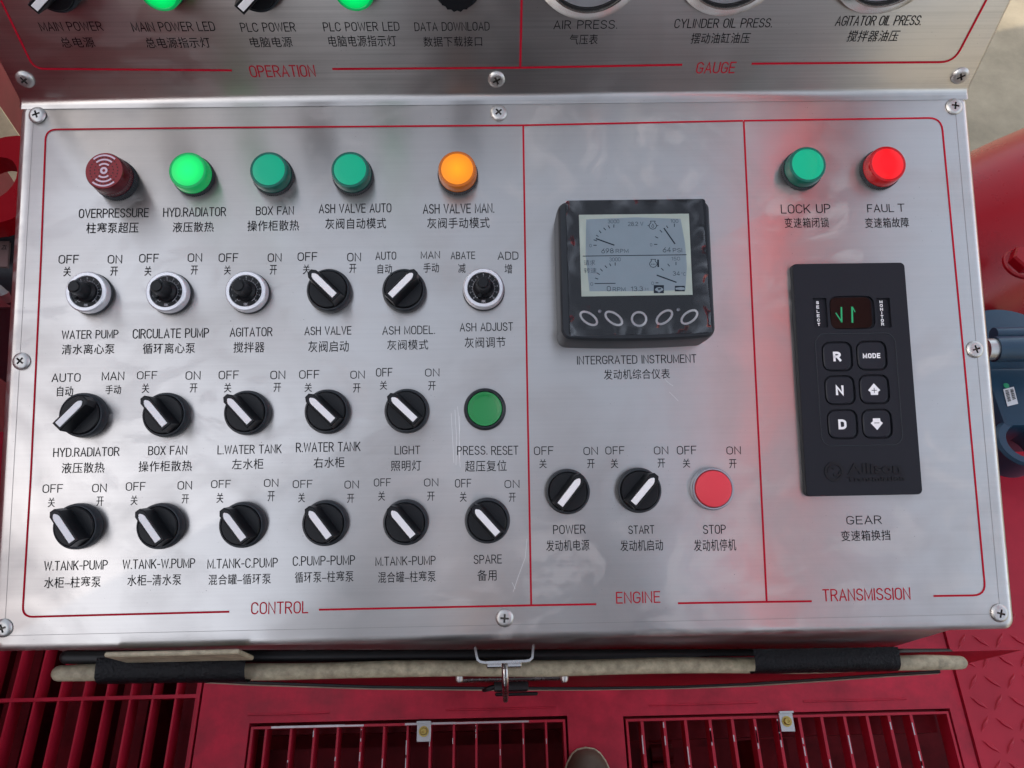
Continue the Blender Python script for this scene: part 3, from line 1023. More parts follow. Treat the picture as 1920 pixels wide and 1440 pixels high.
for k, (fr, tx) in CAP.items():
    main, marks = [], []
    for t in tx:
        if t[0] in MARKS:
            marks.append([t])
        elif marks:
            marks[-1].append(t)
        else:
            main.append(t)
    nm = ' '.join(t[0] for t in main if ord(t[0][0]) < 0x2000)
    caption(fr, main, 'black printed caption reading ' + nm)
    for mk in marks:
        caption(fr, mk, 'printed %s mark of the %s control' % (mk[0][0], nm), name='position_mark')
# a few scratches in the sheet
bm = bmesh.new()
so_ = L(870, 850)
for pts in ([(846, 775), (849, 830), (851, 868)], [(853, 768), (856, 820), (855, 872)], [(858, 762), (861, 800), (862, 860)], [(862, 780), (861, 850), (863, 876)],
            [(988, 1010), (985, 1045), (972, 1080), (962, 1110)], [(960, 1092), (966, 1104)], [(1240, 700), (1250, 715), (1262, 724)], [(1255, 735), (1272, 752)]):
    stroke(bm, [L(*p) - so_ for p in pts], .00022, .00010)
part('scratches', bm, mat('bright_scratch', (.85, .84, .82), .5, .6), LOW, so_, smooth=0)['kind'] = 'stuff'

# ---- screws
def screw_proto():
    bm = bmesh.new()
    R = .0058
    cw, cl = .00062, .0027
    cross = [(cw, cw), (cw, cl), (-cw, cl), (-cw, cw), (-cl, cw), (-cl, -cw), (-cw, -cw), (-cw, -cl), (cw, -cl), (cw, -cw), (cl, -cw), (cl, cw)]
    outer = [(R * .66 * math.cos(2 * PI * i / 36), R * .66 * math.sin(2 * PI * i / 36)) for i in range(36)]
    holed_top(bm, outer, [cross], .0021, .0016, 0, 1, 1)
    lathe(bm, [(R, .0002), (R, .0007), (R * .95, .0011), (R * .85, .0016), (R * .75, .0019), (R * .66, .0021)], 36)
    bmesh.ops.remove_doubles(bm, verts=bm.verts, dist=1e-6)
    return bm
SCREWS = [(LOW, 69, 215, 20, 'left rear corner of the lower panel'), (LOW, 935, 211, 40, 'middle of the lower panel rear edge'), (LOW, 1790, 199, 80, 'right rear corner of the lower panel'),
          (LOW, 39, 677, 50, 'middle of the left edge'), (LOW, 1829, 655, 15, 'middle of the right edge'), (LOW, 5, 1178, 20, 'left front corner'), (LOW, 946, 1159, 85, 'middle of the front edge'),
          (LOW, 1875, 1150, 75, 'right front corner'), (UP, 46, 150, 30, 'left foot of the upper panel'), (UP, 931, 150, 25, 'middle foot of the upper panel'), (UP, 1801, 143, 30, 'right foot of the upper panel')]
sp = None
for fr, x, y, a, lab in SCREWS:
    if sp is None:
        sp = part('screw', screw_proto(), [M['screw'], M['recess_shade']], fr, fr.fn(x, y, .001), spin=math.radians(a), smooth=25)
        o = sp
    else:
        o = copy_part(sp, fr, fr.fn(x, y, .001), math.radians(a))
    o['label'] = 'cross-head screw at the ' + lab

# ---- pilot lights
def ribbed(bm, r0, r1, z0, z1, n=60, mat=0):
    a = [bm.verts.new(((r0 if i % 2 else r1) * math.cos(2 * PI * i / (2 * n)), (r0 if i % 2 else r1) * math.sin(2 * PI * i / (2 * n)), z0)) for i in range(2 * n)]
    b = [bm.verts.new((v.co.x, v.co.y, z1)) for v in a]
    for i in range(2 * n):
        j = (i + 1) % (2 * n)
        bm.faces.new((a[i], a[j], b[j], b[i])).material_index = mat
    bm.faces.new(b).material_index = mat
def pilot(fr, px, py, face, side, label, hh=.0125):
    bm = bmesh.new()
    ribbed(bm, .0134, .0138, .0002, .0042)
    uv = fr.fn(px, py, hh)
    o = part('pilot_light', bm, M['black_soft'], fr, uv, smooth=20)
    o['label'] = label
    bm = bmesh.new()
    lathe(bm, [(.0131, .0042, 1), (.0130, .0060, 1), (.0127, hh - .0012, 1), (.0123, hh - .0003, 1), (.0118, hh, 1), (.0110, hh, 1), (.0107, hh - .0002, 1), (.0104, hh - .0001, 0), (.006, hh + .0002, 0), (0, hh + .0003, 0)], 64)
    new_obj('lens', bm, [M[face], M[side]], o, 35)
    return o
pilot(LOW, 351.5, 319, 'grn_lit', 'grn_lit_side', 'brightly lit green pilot light above the HYD.RADIATOR caption')
pilot(LOW, 503.5, 318, 'grn_face', 'grn_side', 'unlit green pilot light above the BOX FAN caption')
pilot(LOW, 656, 317.5, 'grn_face', 'grn_side', 'unlit green pilot light above the ASH VALVE AUTO caption')
pilot(LOW, 857, 316.5, 'org_lit', 'org_side', 'lit amber pilot light above the ASH VALVE MAN. caption')
pilot(LOW, 1515, 308, 'grn_face', 'grn_side', 'unlit green pilot light above the LOCK UP caption')
pilot(LOW, 1665, 307, 'red_lit', 'red_side', 'lit red pilot light above the FAULT caption')
pilot(UP, 296, -18, 'grn_lit', 'grn_lit_side', 'lit green pilot light above the MAIN POWER LED caption')
pilot(UP, 663, -18, 'grn_lit', 'grn_lit_side', 'lit green pilot light above the PLC POWER LED caption')
# buzzer
hb = .0185
bm = bmesh.new()
ribbed(bm, .0136, .0140, .0002, .0060)
buz = part('buzzer', bm, M['black_soft'], LOW, L(195, 320, hb), smooth=20)
buz['label'] = 'dark red buzzer with white sound waves above the OVERPRESSURE caption'
bm = bmesh.new()
ribbed(bm, .0131, .0134, .0060, .0110, 60, 1)
lathe(bm, [(.0131, .0110, 1), (.0126, hb - .001, 1), (.0120, hb, 1), (.0118, hb, 0), (0, hb + .0001, 0)], 64)
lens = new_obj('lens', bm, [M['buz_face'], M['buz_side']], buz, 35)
bm = bmesh.new()
z = hb + .0003
for rr in (.0046, .0075, .0104):
    for a0 in (48, 228):
        stroke(bm, arc(0, 0, rr, a0, a0 + 84), .0011, z)
ring_o = arc(0, 0, .0017, 0, 360, 24)[:-1]
stroke(bm, ring_o, .0014, z, closed=True)
new_obj('sound_wave_mark', bm, M['buz_mark'], buz, 0)
bm = bmesh.new()
for rr, n, off in ((.0090, 26, 0), (.0061, 17, .1), (.0033, 9, .2)):
    for i in range(n):
        t = 2 * PI * i / n + off
        lathe(bm, [(.00042, z - .0001), (0, z - .00008)], 8, cx=rr * math.cos(t), cy=rr * math.sin(t))
new_obj('sound_holes', bm, M['black'], buz, 0)

# ---- selector switches
def selector_proto():
    bm = bmesh.new()
    lathe(bm, [(.0146, .0002), (.0147, .003), (.0144, .0058), (.0137, .0072), (.0129, .0074), (.0127, .0066), (.0124, .0050)], 64)
    base = part('selector_switch', bm, M['black_soft'], LOW, (0, 0), smooth=35)
    bm = bmesh.new()
    lathe(bm, [(.0124, .0050), (.0124, .0078), (.0118, .0086), (0, .0086)], 64)
    # handle: tapered bar across the disc, pointed at the tip (+Y)
    def hl(wd, l0, l1, z):
        return [(-wd, -l0, z), (wd, -l0, z), (wd, l1 - wd * .75, z), (wd * .45, l1, z), (-wd * .45, l1, z), (-wd, l1 - wd * .75, z)]
    loft(bm, [hl(.0048, .0120, .0132, .0084), hl(.0041, .0118, .0134, .0130), hl(.0035, .0118, .0134, .0192), hl(.0030, .0112, .0128, .0198)])
    knob = new_obj('knob', bm, M['black'], base, 25)
    bm = bmesh.new()
    pl = lambda wd, l0, l1, z: [(-wd, -l0, z), (wd, -l0, z), (wd, l1 - .0030, z), (wd * .75, l1 - .0014, z), (wd * .2, l1, z), (-wd * .2, l1, z), (-wd * .75, l1 - .0014, z), (-wd, l1 - .0030, z)]
    loft(bm, [pl(.0021, .0100, .0106, .0196), pl(.0021, .0100, .0106, .0201), pl(.0019, .0098, .0104, .0203)])
    new_obj('pointer', bm, M['white_p'], base, 25)
    return base
sel0 = None
SEL = [('ASH VALVE', (587, 515), (626, 553)), ('ASH MODEL.', (773, 513), (731, 555)), ('lower HYD.RADIATOR', (153, 752), (106.5, 798)), ('lower BOX FAN', (272, 752), (308.5, 797)),
       ('L.WATER TANK', (428, 749), (467, 791.5)), ('R.WATER TANK', (582, 748), (624, 788)), ('LIGHT', (735, 746), (779, 787.5)), ('W.TANK-PUMP', (102.5, 967), (134, 1014)),
       ('W.TANK-W.PUMP', (263, 967), (295, 1013)), ('M.TANK-C.PUMP', (421, 964), (456, 1011)), ('C.PUMP-PUMP', (581.5, 961), (616, 1007)), ('M.TANK-PUMP', (735, 959), (774.5, 1006)),
       ('SPARE', (892, 956), (934, 1002.5)), ('POWER', (1086.5, 899), (1050, 947)), ('START', (1226, 897), (1187, 944))]
HS = .0200
for capn, tip, tail in SEL:
    a, b_ = L(*tip, HS), L(*tail, HS)
    c = (a + b_) / 2
    d = a - b_
    ang = math.atan2(-d.x, d.y)
    if sel0 is None:
        sel0 = selector_proto()
        sel0.location = place(LOW, c)
        sel0.rotation_euler = (RL @ Matrix.Rotation(ang, 4, 'Z')).to_euler()
        o = sel0
    else:
        o = copy_part(sel0, LOW, c, ang)
    where = 'turned right' if d.x > 0 else 'turned left'
    o['label'] = 'black selector switch with white pointer %s above the %s caption' % (where, capn)
for capn, tail, c0 in (('MAIN POWER', (66, 14), (108, -32)), ('PLC POWER', (453, 15), (494, -31))):
    a = U(*tail, HS)
    d = (U(*c0, HS) - a).normalized()
    c = a + d * .0090
    o = copy_part(sel0, UP, c, math.atan2(-d.x, d.y), 'black selector switch on the upper panel above the %s caption' % capn)

# ---- potentiometers
def pot_proto():
    hr = .0085
    bm = bmesh.new()
    lathe(bm, [(.0141, .0002), (.0141, .0022)], 64, 0)
    base = None
    lathe(bm, [(.0141, .0022), (.0136, .0022)], 64, 0)
    base = part('potentiometer', bm, M['black_soft'], LOW, (0, 0), smooth=35)
    bm = bmesh.new()
    lathe(bm, [(.0136, .0022), (.0137, hr - .0016), (.0132, hr - .0004), (.0127, hr), (.0108, hr), (.0105, hr - .0004), (.0104, hr - .0014)], 64)
    new_obj('ring', bm, M['chrome'], base, 30)
    bm = bmesh.new()
    lathe(bm, [(.0104, hr - .0014), (0, hr - .0014)], 64, 0)
    z = hr - .0012
    for i in range(21):
        t = math.radians(225 - 270 * i / 20)
        r1 = .0086 if i % 2 == 0 else .0080
        stroke(bm, [(.0073 * math.cos(t), .0073 * math.sin(t)), (r1 * math.cos(t), r1 * math.sin(t))], .00022, z, 1)
    stroke(bm, arc(0, 0, .0073, 225, -45, 40), .0002, z, 1)
    for i in range(11):
        t = math.radians(225 - 270 * i / 10)
        put_line_text(bm, str(i), .0094 * math.cos(t), .0094 * math.sin(t), .0008 if i < 10 else .0013, .0012, z, 1, weight=.17)
    stroke(bm, [(-.0056, -.0056), (-.0044, -.0066), (-.0036, -.0060), (-.0034, -.0050)], .0003, z, 1)
    stroke(bm, [(.0060, -.0050), (.0048, -.0058), (.0040, -.0066)], .0004, z, 1)
    put_line_text(bm, 'RIK', 0, -.0089, .0026, .0018, z, 1, weight=.2)
    new_obj('dial', bm, [M['black'], mat('dial_print', (.34, .34, .36), .6)], base, 0)
    bm = bmesh.new()
    lathe(bm, [(.0070, hr - .0012), (.0069, hr + .0010), (.0058, hr + .0018), (.0052, hr + .0026), (.0046, hr + .0100), (.0044, hr + .0130), (.0036, hr + .0132), (.0034, hr + .0142), (.0031, hr + .0146), (0, hr + .0146)], 40)
    loft(bm, [[(-.0016, .002, z_), (.0016, .002, z_), (.0009, .0075, z_), (-.0009, .0075, z_)] for z_ in (hr - .001, hr + .004)])
    new_obj('knob', bm, M['black'], base, 30)
    return base
pot0 = None
for capn, (rx, ry), ang in (('WATER PUMP', (160.5, 546.5), 128), ('CIRCULATE PUMP', (311, 546), 128), ('AGITATOR', (460, 545), 128), ('ASH ADJUST', (906.5, 539.5), 158)):
    c = L(rx, ry, .0085)
    if pot0 is None:
        pot0 = pot_proto()
        pot0.location = place(LOW, c)
        pot0.rotation_euler = RL.to_euler()
        o = pot0
    else:
        o = copy_part(pot0, LOW, c)
    for ch in o.children:
        if ch.name.startswith('knob'):
            ch.rotation_euler = (0, 0, math.radians(ang))
    o['label'] = 'silver-ringed potentiometer with black dial above the %s caption' % capn

# ---- push buttons
bm = bmesh.new()
lathe(bm, [(.0138, .0002), (.0139, .0030), (.0135, .0052), (.0125, .0062), (.0117, .0058), (.0114, .0035)], 64)
pb = part('push_button', bm, M['black_soft'], LOW, L(909, 766.5, .006), smooth=35)
pb['label'] = 'green dished push button above the PRESS.RESET caption'
bm = bmesh.new()
lathe(bm, [(.0113, .0030), (.0113, .0058), (.0110, .0064), (.0104, .0064), (.0086, .0052), (.0078, .0049), (0, .0047)], 64)
new_obj('button_cap', bm, M['btn_green'], pb, 40)
bm = bmesh.new()
lathe(bm, [(.0139, .0002), (.0140, .0040), (.0137, .0054), (.0131, .0060), (.0124, .0060), (.0121, .0052), (.0120, .0035)], 64)
pb = part('push_button', bm, M['ring_grey'], LOW, L(1337.5, 916.5, .006), smooth=35)
pb['label'] = 'flat red push button in a pale ring above the STOP caption'
bm = bmesh.new()
lathe(bm, [(.0119, .0030), (.0119, .0066), (.0115, .0074), (.0107, .0077), (0, .0079)], 64)
new_obj('button_cap', bm, M['btn_red'], pb, 40)

# ---- data socket cap on the upper panel
bm = bmesh.new()
lathe(bm, [(.0155, .0002), (.0155, .004), (.0150, .005), (.0122, .005), (.0120, .010)], 48)
ds = part('data_socket', bm, M['black_soft'], UP, U(856, -22, .010), smooth=35)
ds['label'] = 'black screw cap of the socket above the DATA DOWNLOAD caption'
bm = bmesh.new()
ribbed(bm, .0112, .0122, .0045, .0150, 18)
new_obj('cap', bm, M['black'], ds, 25)

# ---- gauges
def gauge(px, py, rr, label):
    bm = bmesh.new()
    k = rr / .037
    lathe(bm, [(.0370 * k, .0003), (.0370 * k, .0020), (.0364 * k, .0034), (.0345 * k, .0048), (.0322 * k, .0062), (.0308 * k, .0070), (.0298 * k, .0069), (.0294 * k, .0050)], 96)
    g = part('pressure_gauge', bm, M['bezel_g'], UP, U(px, py, .006), smooth=30)
    g['label'] = label
    bm = bmesh.new()
    lathe(bm, [(.0295 * k, .0058), (.0284 * k, .0058), (.0282 * k, .0030)], 96)
    new_obj('gasket', bm, M['rubber'], g, 30)
    bm = bmesh.new()
    lathe(bm, [(.0284 * k, .0034), (0, .0034)], 96)
    for i in range(31):
        t = math.radians(225 - 270 * i / 30)
        r1 = .0215 if i % 5 == 0 else .0225
        stroke(bm, [(r1 * k * math.cos(t), r1 * k * math.sin(t)), (.0245 * k * math.cos(t), .0245 * k * math.sin(t))], .0005, .0036, 1)
    t = math.radians(200)
    stroke(bm, [(-.004 * math.cos(t), -.004 * math.sin(t)), (.021 * k * math.cos(t), .021 * k * math.sin(t))], .0011, .0040, 1)
    new_obj('dial', bm, [M['dial_white'], M['ink']], g, 0)
    bm = bmesh.new()
    lathe(bm, [(.0286 * k, .0050), (0, .0051)], 64)
    gg = new_obj('glass_cover', bm, M['film'], g, 40)
gauge(1109, -73, .0365, 'round steel pressure gauge above the AIR PRESS. caption')
gauge(1380, -80, .0365, 'round steel pressure gauge above the CYLINDER OIL PRESS. caption')
gauge(1679, -84, .0365, 'round steel pressure gauge above the AGITATOR OIL PRESS. caption')

# ---- engine display
HD = .030
oD = L(1193, 510, HD)
def D(px, py, h=HD):
    return L(px, py, h) - oD
def Q(X, Y, h=HD):                             # from the 4.644x enlargement used for measuring
    return D(1020 + X / 4.644, 350 + Y / 4.645, h)
fx0, fx1 = D(1049.5, 500).x, D(1336, 500).x
fy1, fy0 = D(1190, 375).y, D(1190, 634).y
bx0 = D(1040, 500, 0).x
gx = fx0 - bx0
bm = bmesh.new()
rcs = []
for (i, z) in ((0, .0003), (0, .010), (0, .018), (.0003, HD - .004), (.0007, HD - .0014), (.0018, HD)):
    rcs.append(rrect(fx0 + i - .0005, fx1 - i + .0005, fy0 + i - .0002, fy1 - i, .0055, z, bulge=(.0016, 0, 0, 0)))
loft(bm, rcs)
disp = part('display_instrument', bm, M['black_soft'], LOW, oD, smooth=30)
disp['label'] = 'square black engine display still in its clear film above the INTERGRATED INSTRUMENT caption'
bm = bmesh.new()
sx0, sx1 = Q(200, 600).x, Q(1425, 600).x
loft(bm, [rrect(sx0, sx1, Q(700, 1285).y, Q(700, 118).y, .002, z) for z in (HD + .0001, HD + .0008)])
new_obj('front_plate', bm, M['black_gloss'], disp, 30)
bm = bmesh.new()
zc = HD + .0011
def quadpx(pts, z, m):
    vs = [bm.verts.new((*Q(*p), z)) for p in pts]
    f = bm.faces.new(vs)
    f.normal_update()
    if f.normal.z < 0:
        f.normal_flip()
    f.material_index = m
quadpx([(302, 250), (1258, 240), (1290, 945), (325, 960)], zc, 1)
scr = []
for (x, y) in ((365, 290), (800, 272), (1185, 285), (1225, 500), (1240, 700), (1228, 905), (800, 915), (395, 915), (360, 600)):
    scr.append((x, y))
quadpx(scr, zc + .00012, 0)
screen = new_obj('screen', bm, [M['lcd'], M['lcd_edge']], disp, 0)
bm = bmesh.new()
zr = zc + .00024
lw = .00042
def ln(pts, wd=lw, m=0, closed=False):
    stroke(bm, [Q(*p) for p in pts], wd, zr, m, closed)
def dtext(s, x1, x2, y1, y2, m=0, off=-.005):
    px_text(bm, LOW, oD, s, 1020 + x1 / 4.644, 1020 + x2 / 4.644, 350 + y1 / 4.645, 350 + y2 / 4.645, zr, HD, m, off, 1.0)
ln([(335, 610), (1237, 598)], .0005)
for a, b_ in (((428, 516), (456, 516)), ((430, 468), (460, 478)), ((452, 428), (472, 440)), ((478, 388), (495, 410)), ((516, 364), (535, 384)), ((556, 344), (570, 368)), ((606, 335), (605, 362)),
              ((443, 800), (470, 810)), ((458, 755), (483, 771)), ((488, 720), (508, 742)), ((528, 692), (546, 713)), ((568, 674), (580, 697)), ((617, 665), (617, 692)),
              ((955, 508), (983, 508)), ((964, 440), (990, 453)), ((1005, 384), (1025, 404)), ((1062, 346), (1076, 366)), ((1131, 328), (1131, 356)),
              ((1016, 715), (1037, 735)), ((1073, 677), (1090, 698)), ((1145, 660), (1145, 688)), ((968, 842), (993, 842)),
              ((438, 848), (620, 846))):
    ln([a, b_], .0005)
ln([(450, 458), (610, 515)], .0008)
ln([(1040, 366), (1137, 505)], .0008)
ln([(978, 775), (1150, 838)], .0008)
dtext('3000', 553, 652, 292, 325, 1)
dtext('28.2', 728, 815, 312, 348)
dtext('V', 834, 862, 312, 346, 1)
dtext('100', 1098, 1165, 290, 320, 1)
dtext('0', 394, 413, 505, 532, 1)
dtext('698', 497, 603, 543, 585)
dtext('RPM', 622, 732, 548, 582)
dtext('0', 920, 938, 498, 525, 1)
dtext('64', 1030, 1100, 533, 577)
dtext('PSI', 1118, 1198, 541, 577)
dtext('3000', 566, 664, 622, 655, 1)
dtext('请求', 345, 443, 643, 690, 1)
dtext('转速', 347, 455, 712, 758, 1)
dtext('0', 402, 425, 838, 866, 1)
dtext('0', 545, 578, 870, 915)
dtext('RPM', 596, 707, 880, 915)
dtext('13.3', 755, 858, 874, 914)
dtext('H', 878, 904, 884, 908, 1)
dtext('150', 1106, 1180, 617, 648, 1)
dtext('34', 1117, 1178, 742, 780)
dtext('°C', 1192, 1228, 750, 780, 1)
dtext('0', 932, 954, 832, 860, 1)
# oil pressure and coolant temperature pictograms
for (cx, cy) in ((944, 340), (948, 672)):
    ln([(cx - 20, cy - 34), (cx + 20, cy - 34), (cx + 16, cy - 20), (cx + 30, cy - 4), (cx + 32, cy + 12), (cx + 20, cy + 30), (cx, cy + 36), (cx - 20, cy + 30), (cx - 32, cy + 12), (cx - 30, cy - 4), (cx - 16, cy - 20)], .0004, 0, True)
ln([(944, 330), (954, 350), (950, 360), (938, 360), (934, 350)], .0003, 0, True)
ln([(898, 345), (912, 345)], .0004)
ln([(976, 345), (992, 345)], .0004)
for x in (934, 948, 962):
    ln([(x - 4, 680), (x + 4, 680)], .0005)
ln([(989, 640), (991, 705)], .0011)
# soft-key icons
for (x0, x1, y0, y1) in ((952, 1040, 862, 932), (1135, 1222, 868, 916)):
    quadpx([(x0, y0), (x1, y0), (x1, y1), (x0, y1)], zr, 0)
zr += .0001
def blob(pts, m=2):
    quadpx(pts, zr, m)
blob([(962, 900), (975, 885), (1000, 880), (1022, 884), (1036, 898), (1024, 912), (1012, 916), (1004, 926), (990, 926), (984, 914), (970, 912)])
blob([(1140, 885), (1190, 878), (1216, 884), (1222, 900), (1190, 906), (1142, 900)])
quadpx([(985, 890), (1018, 888), (1010, 900), (992, 904)], zr + .0001, 0)
new_obj('readout', bm, [M['lcd_ink'], M['lcd_faint'], M['lcd']], disp, 0)
# membrane key outlines and two status dots
for (X, Y, rx, ry, a) in ((388, 1150, 82, 43, -36), (605, 1150, 82, 43, -36), (825, 1155, 62, 60, 0), (1045, 1140, 80, 43, 38), (1262, 1138, 80, 43, 36)):
    bm = bmesh.new()
    c = Q(X, Y)
    sc_ = (Q(X + 100, Y) - c).length / 100
    t = math.radians(a)
    pts = []
    for i in range(40):
        q = 2 * PI * i / 40
        xx, yy = rx * math.cos(q) * sc_, ry * math.sin(q) * sc_
        pts.append((xx * math.cos(t) - yy * math.sin(t), xx * math.sin(t) + yy * math.cos(t)))
    stroke(bm, pts, 19 * sc_, 0, 0, True)
    new_obj('membrane_key', bm, M['white_p'], disp, 0, loc=(c.x, c.y, zc))
for (X, Y) in ((483, 1088), (1165, 1075)):
    bm = bmesh.new()
    c = Q(X, Y)
    lathe(bm, [(.00118, 0), (.0008, .0003), (0, .0004)], 20)
    new_obj('status_lamp', bm, M['ring_grey'], disp, 40, loc=(c.x, c.y, zc))
# the crinkled film stuck over the face
bm = bmesh.new()
nx, ny = 64, 64
co = [Q(186, 120), Q(1366, 100), Q(1452, 1278), Q(226, 1312)]
gv = []
for j in range(ny + 1):
    row = []
    for i in range(nx + 1):
        s_, t_ = i / nx, j / ny
        p = (co[0] * (1 - s_) + co[1] * s_) * (1 - t_) + (co[3] * (1 - s_) + co[2] * s_) * t_
        ed = min(s_, 1 - s_, t_, 1 - t_)
        out = max(0, 1 - ed / .16)
        wv = Vector((p.x * 95, p.y * 95, 3.1))
        hgt = .0006 + .0040 * out * abs(mnoise.noise(wv * .7)) + .0006 * out * abs(mnoise.noise(wv * 2.0)) + .0004 * abs(mnoise.noise(wv * .6))
        jx = .0006 * mnoise.noise(Vector((p.x * 160, p.y * 160, 9))) if ed == 0 else 0
        row.append(bm.verts.new((p.x + jx, p.y + jx, zc + .0006 + hgt)))
    gv.append(row)
for j in range(ny):
    for i in range(nx):
        bm.faces.new((gv[j + 1][i], gv[j + 1][i + 1], gv[j][i + 1], gv[j][i]))
new_obj('protective_film', bm, M['film'], disp, 60)

# ---- gear selector keypad
HK = .0048
oK = L(1608, 712, HK)
def Kp(X, Y, h=HK):
    return L(1460 + X / 3.13, 480 + Y / 3.13, h) - oK
ku0 = (Kp(88, 48).x + Kp(160, 1400).x) / 2
ku1 = (Kp(736, 42).x + Kp(845, 1398).x) / 2
kv1 = (Kp(85, 48).y + Kp(735, 40).y) / 2
kv0 = (Kp(845, 1398).y + Kp(160, 1406).y) / 2
bm = bmesh.new()
def kbox(x0, x1, y0, y1, X=None):
    a, b_ = Kp(x0, (y0 + y1) / 2), Kp(x1, (y0 + y1) / 2)
    c, d = Kp((x0 + x1) / 2, y1), Kp((x0 + x1) / 2, y0)
    return a.x, b_.x, c.y, d.y
KEYS = [('R', 345, 590), ('MODE', 547, 585), ('N', 360, 788), ('up', 562, 783), ('D', 376, 988), ('down', 578, 985)]
holes = []
for (_, X, Y) in KEYS:
    x0, x1, y0, y1 = kbox(X - 86, X + 86, Y - 84, Y + 84)
    holes.append(rrect(x0, x1, y0, y1, .0042, 0, bulge=(.0006, .0006, .0006, .0006)))
x0, x1, y0, y1 = kbox(304, 562, 238, 426)
holes.append(rrect(x0, x1, y0, y1, .0042, 0, bulge=(.0006, .0004, .0006, .0004)))
for (xa, xb) in ((205, 286), (578, 658)):
    x0, x1, y0, y1 = kbox(xa, xb, 246, 420)
    holes.append(rrect(x0, x1, y0, y1, .0008, 0))
outer = rrect(ku0, ku1, kv0, kv1, .0030, 0)
holed_top(bm, outer, holes, HK, .0022, 0, 0, 0)
lps = []
for (i, z) in ((-.0004, .0003), (-.0004, HK - .0016), (-.0003, HK - .0006), (0, HK)):
    lps.append(rrect(ku0 + i, ku1 - i, kv0 + i, kv1 - i, .0030, z))
loft(bm, lps, cap_top=False)
bmesh.ops.remove_doubles(bm, verts=bm.verts, dist=1e-6)
pad = part('gear_keypad', bm, mat('keypad_plastic', (.011, .012, .017), .5, spec=.3, bump=.05, bscale=1500), LOW, oK, smooth=30)
pad['label'] = 'tall black gear selector keypad with six keys above the GEAR caption'
# raised line round the key field
bm = bmesh.new()
x0, x1, y0, y1 = kbox(232, 706, 455, 1112)
ring_p = rrect(x0, x1, y0, y1, .0070, 0, n=8)
tube(bm, [(p[0], p[1], HK) for p in ring_p] + [(ring_p[0][0], ring_p[0][1], HK)], .00035, 6)
new_obj('key_field_rim', bm, M['black_soft'], pad, 40)
for (nm, X, Y) in KEYS:
    bm = bmesh.new()
    x0, x1, y0, y1 = kbox(X - 78, X + 76, Y - 76, Y + 76)
    c = ((x0 + x1) / 2, (y0 + y1) / 2)
    hx, hy = (x1 - x0) / 2, (y1 - y0) / 2
    loft(bm, [rrect(-hx + i, hx - i, -hy + i, hy - i, .0036, z, bulge=(.0005, .0005, .0005, .0005)) for (i, z) in ((0, -.0018), (.0001, .0001), (.0007, .0005), (.0022, .0003))])
    zz = .00042
    if nm in ('R', 'N', 'D'):
        put_line_text(bm, nm, 0, 0, .0054, .0066, zz, 1, weight=.24)
    elif nm == 'MODE':
        put_line_text(bm, nm, 0, 0, .0118, .0034, zz, 1, weight=.22, gap=.34)
    else:
        sg = 1 if nm == 'up' else -1
        s_ = .0043
        pts = [(-.55 * s_, -.85 * s_ * sg), (.55 * s_, -.85 * s_ * sg), (.60 * s_, -.40 * s_ * sg), (.95 * s_, -.12 * s_ * sg), (0, .95 * s_ * sg), (-.95 * s_, -.12 * s_ * sg), (-.60 * s_, -.40 * s_ * sg)]
        f = bm.faces.new([bm.verts.new((*p, zz)) for p in pts])
        f.normal_update()
        if f.normal.z < 0:
            f.normal_flip()
        f.material_index = 1
        stroke(bm, [(-.0017, -.0006 * sg), (.0017, -.0006 * sg)], .00042, zz + .0001, 0)
        if nm == 'up':
            stroke(bm, [(0, -.0006 - .0017), (0, -.0006 + .0017)], .00042, zz + .0001, 0)
    o = new_obj('key', bm, [mat('key_plastic', (.013, .014, .020), .45, spec=.3, bump=.05, bscale=1500) if nm == 'R' else bpy.data.materials['key_plastic'], M['white_p']], pad, 30, loc=(c[0], c[1], HK - .0006))
    o['label'] = {'R': 'key marked R', 'N': 'key marked N', 'D': 'key marked D', 'MODE': 'key marked MODE', 'up': 'key with an up arrow and plus', 'down': 'key with a down arrow and minus'}[nm]
bm = bmesh.new()
x0, x1, y0, y1 = kbox(308, 548, 242, 422)
loft(bm, [rrect(x0, x1, y0, y1, .0040, z) for z in (HK - .0021, HK - .0010)])
win = new_obj('display_window', bm, M['led_window'], pad, 30)
bm = bmesh.new()
zz = HK - .0008
for pts, wd in (([(338, 332), (374, 386)], .0008), ([(371, 298), (373, 388)], .0011), ([(434, 296), (436, 390)], .0012), ([(437, 298), (452, 328)], .0006)):
    stroke(bm, [Kp(*p) for p in pts], wd, zz)
new_obj('led_digits', bm, M['led_green'], pad, 0)
bm = bmesh.new()
for word, xa, xb, ya, yb in (('SELECT', 235, 243, 270, 398), ('MONITOR', 609, 619, 265, 396)):
    n = len(word)
    for i, chh in enumerate(word):
        t = i / (n - 1)
        c = Kp(xa + (xb - xa) * t, ya + (yb - ya) * t)
        put_line_text(bm, chh, c.x, c.y, .0019 if chh not in 'IM' else (.0005 if chh == 'I' else .0022), .0021, HK - .0020, 0, weight=.22)
new_obj('side_lettering', bm, M['white_p'], pad, 0)
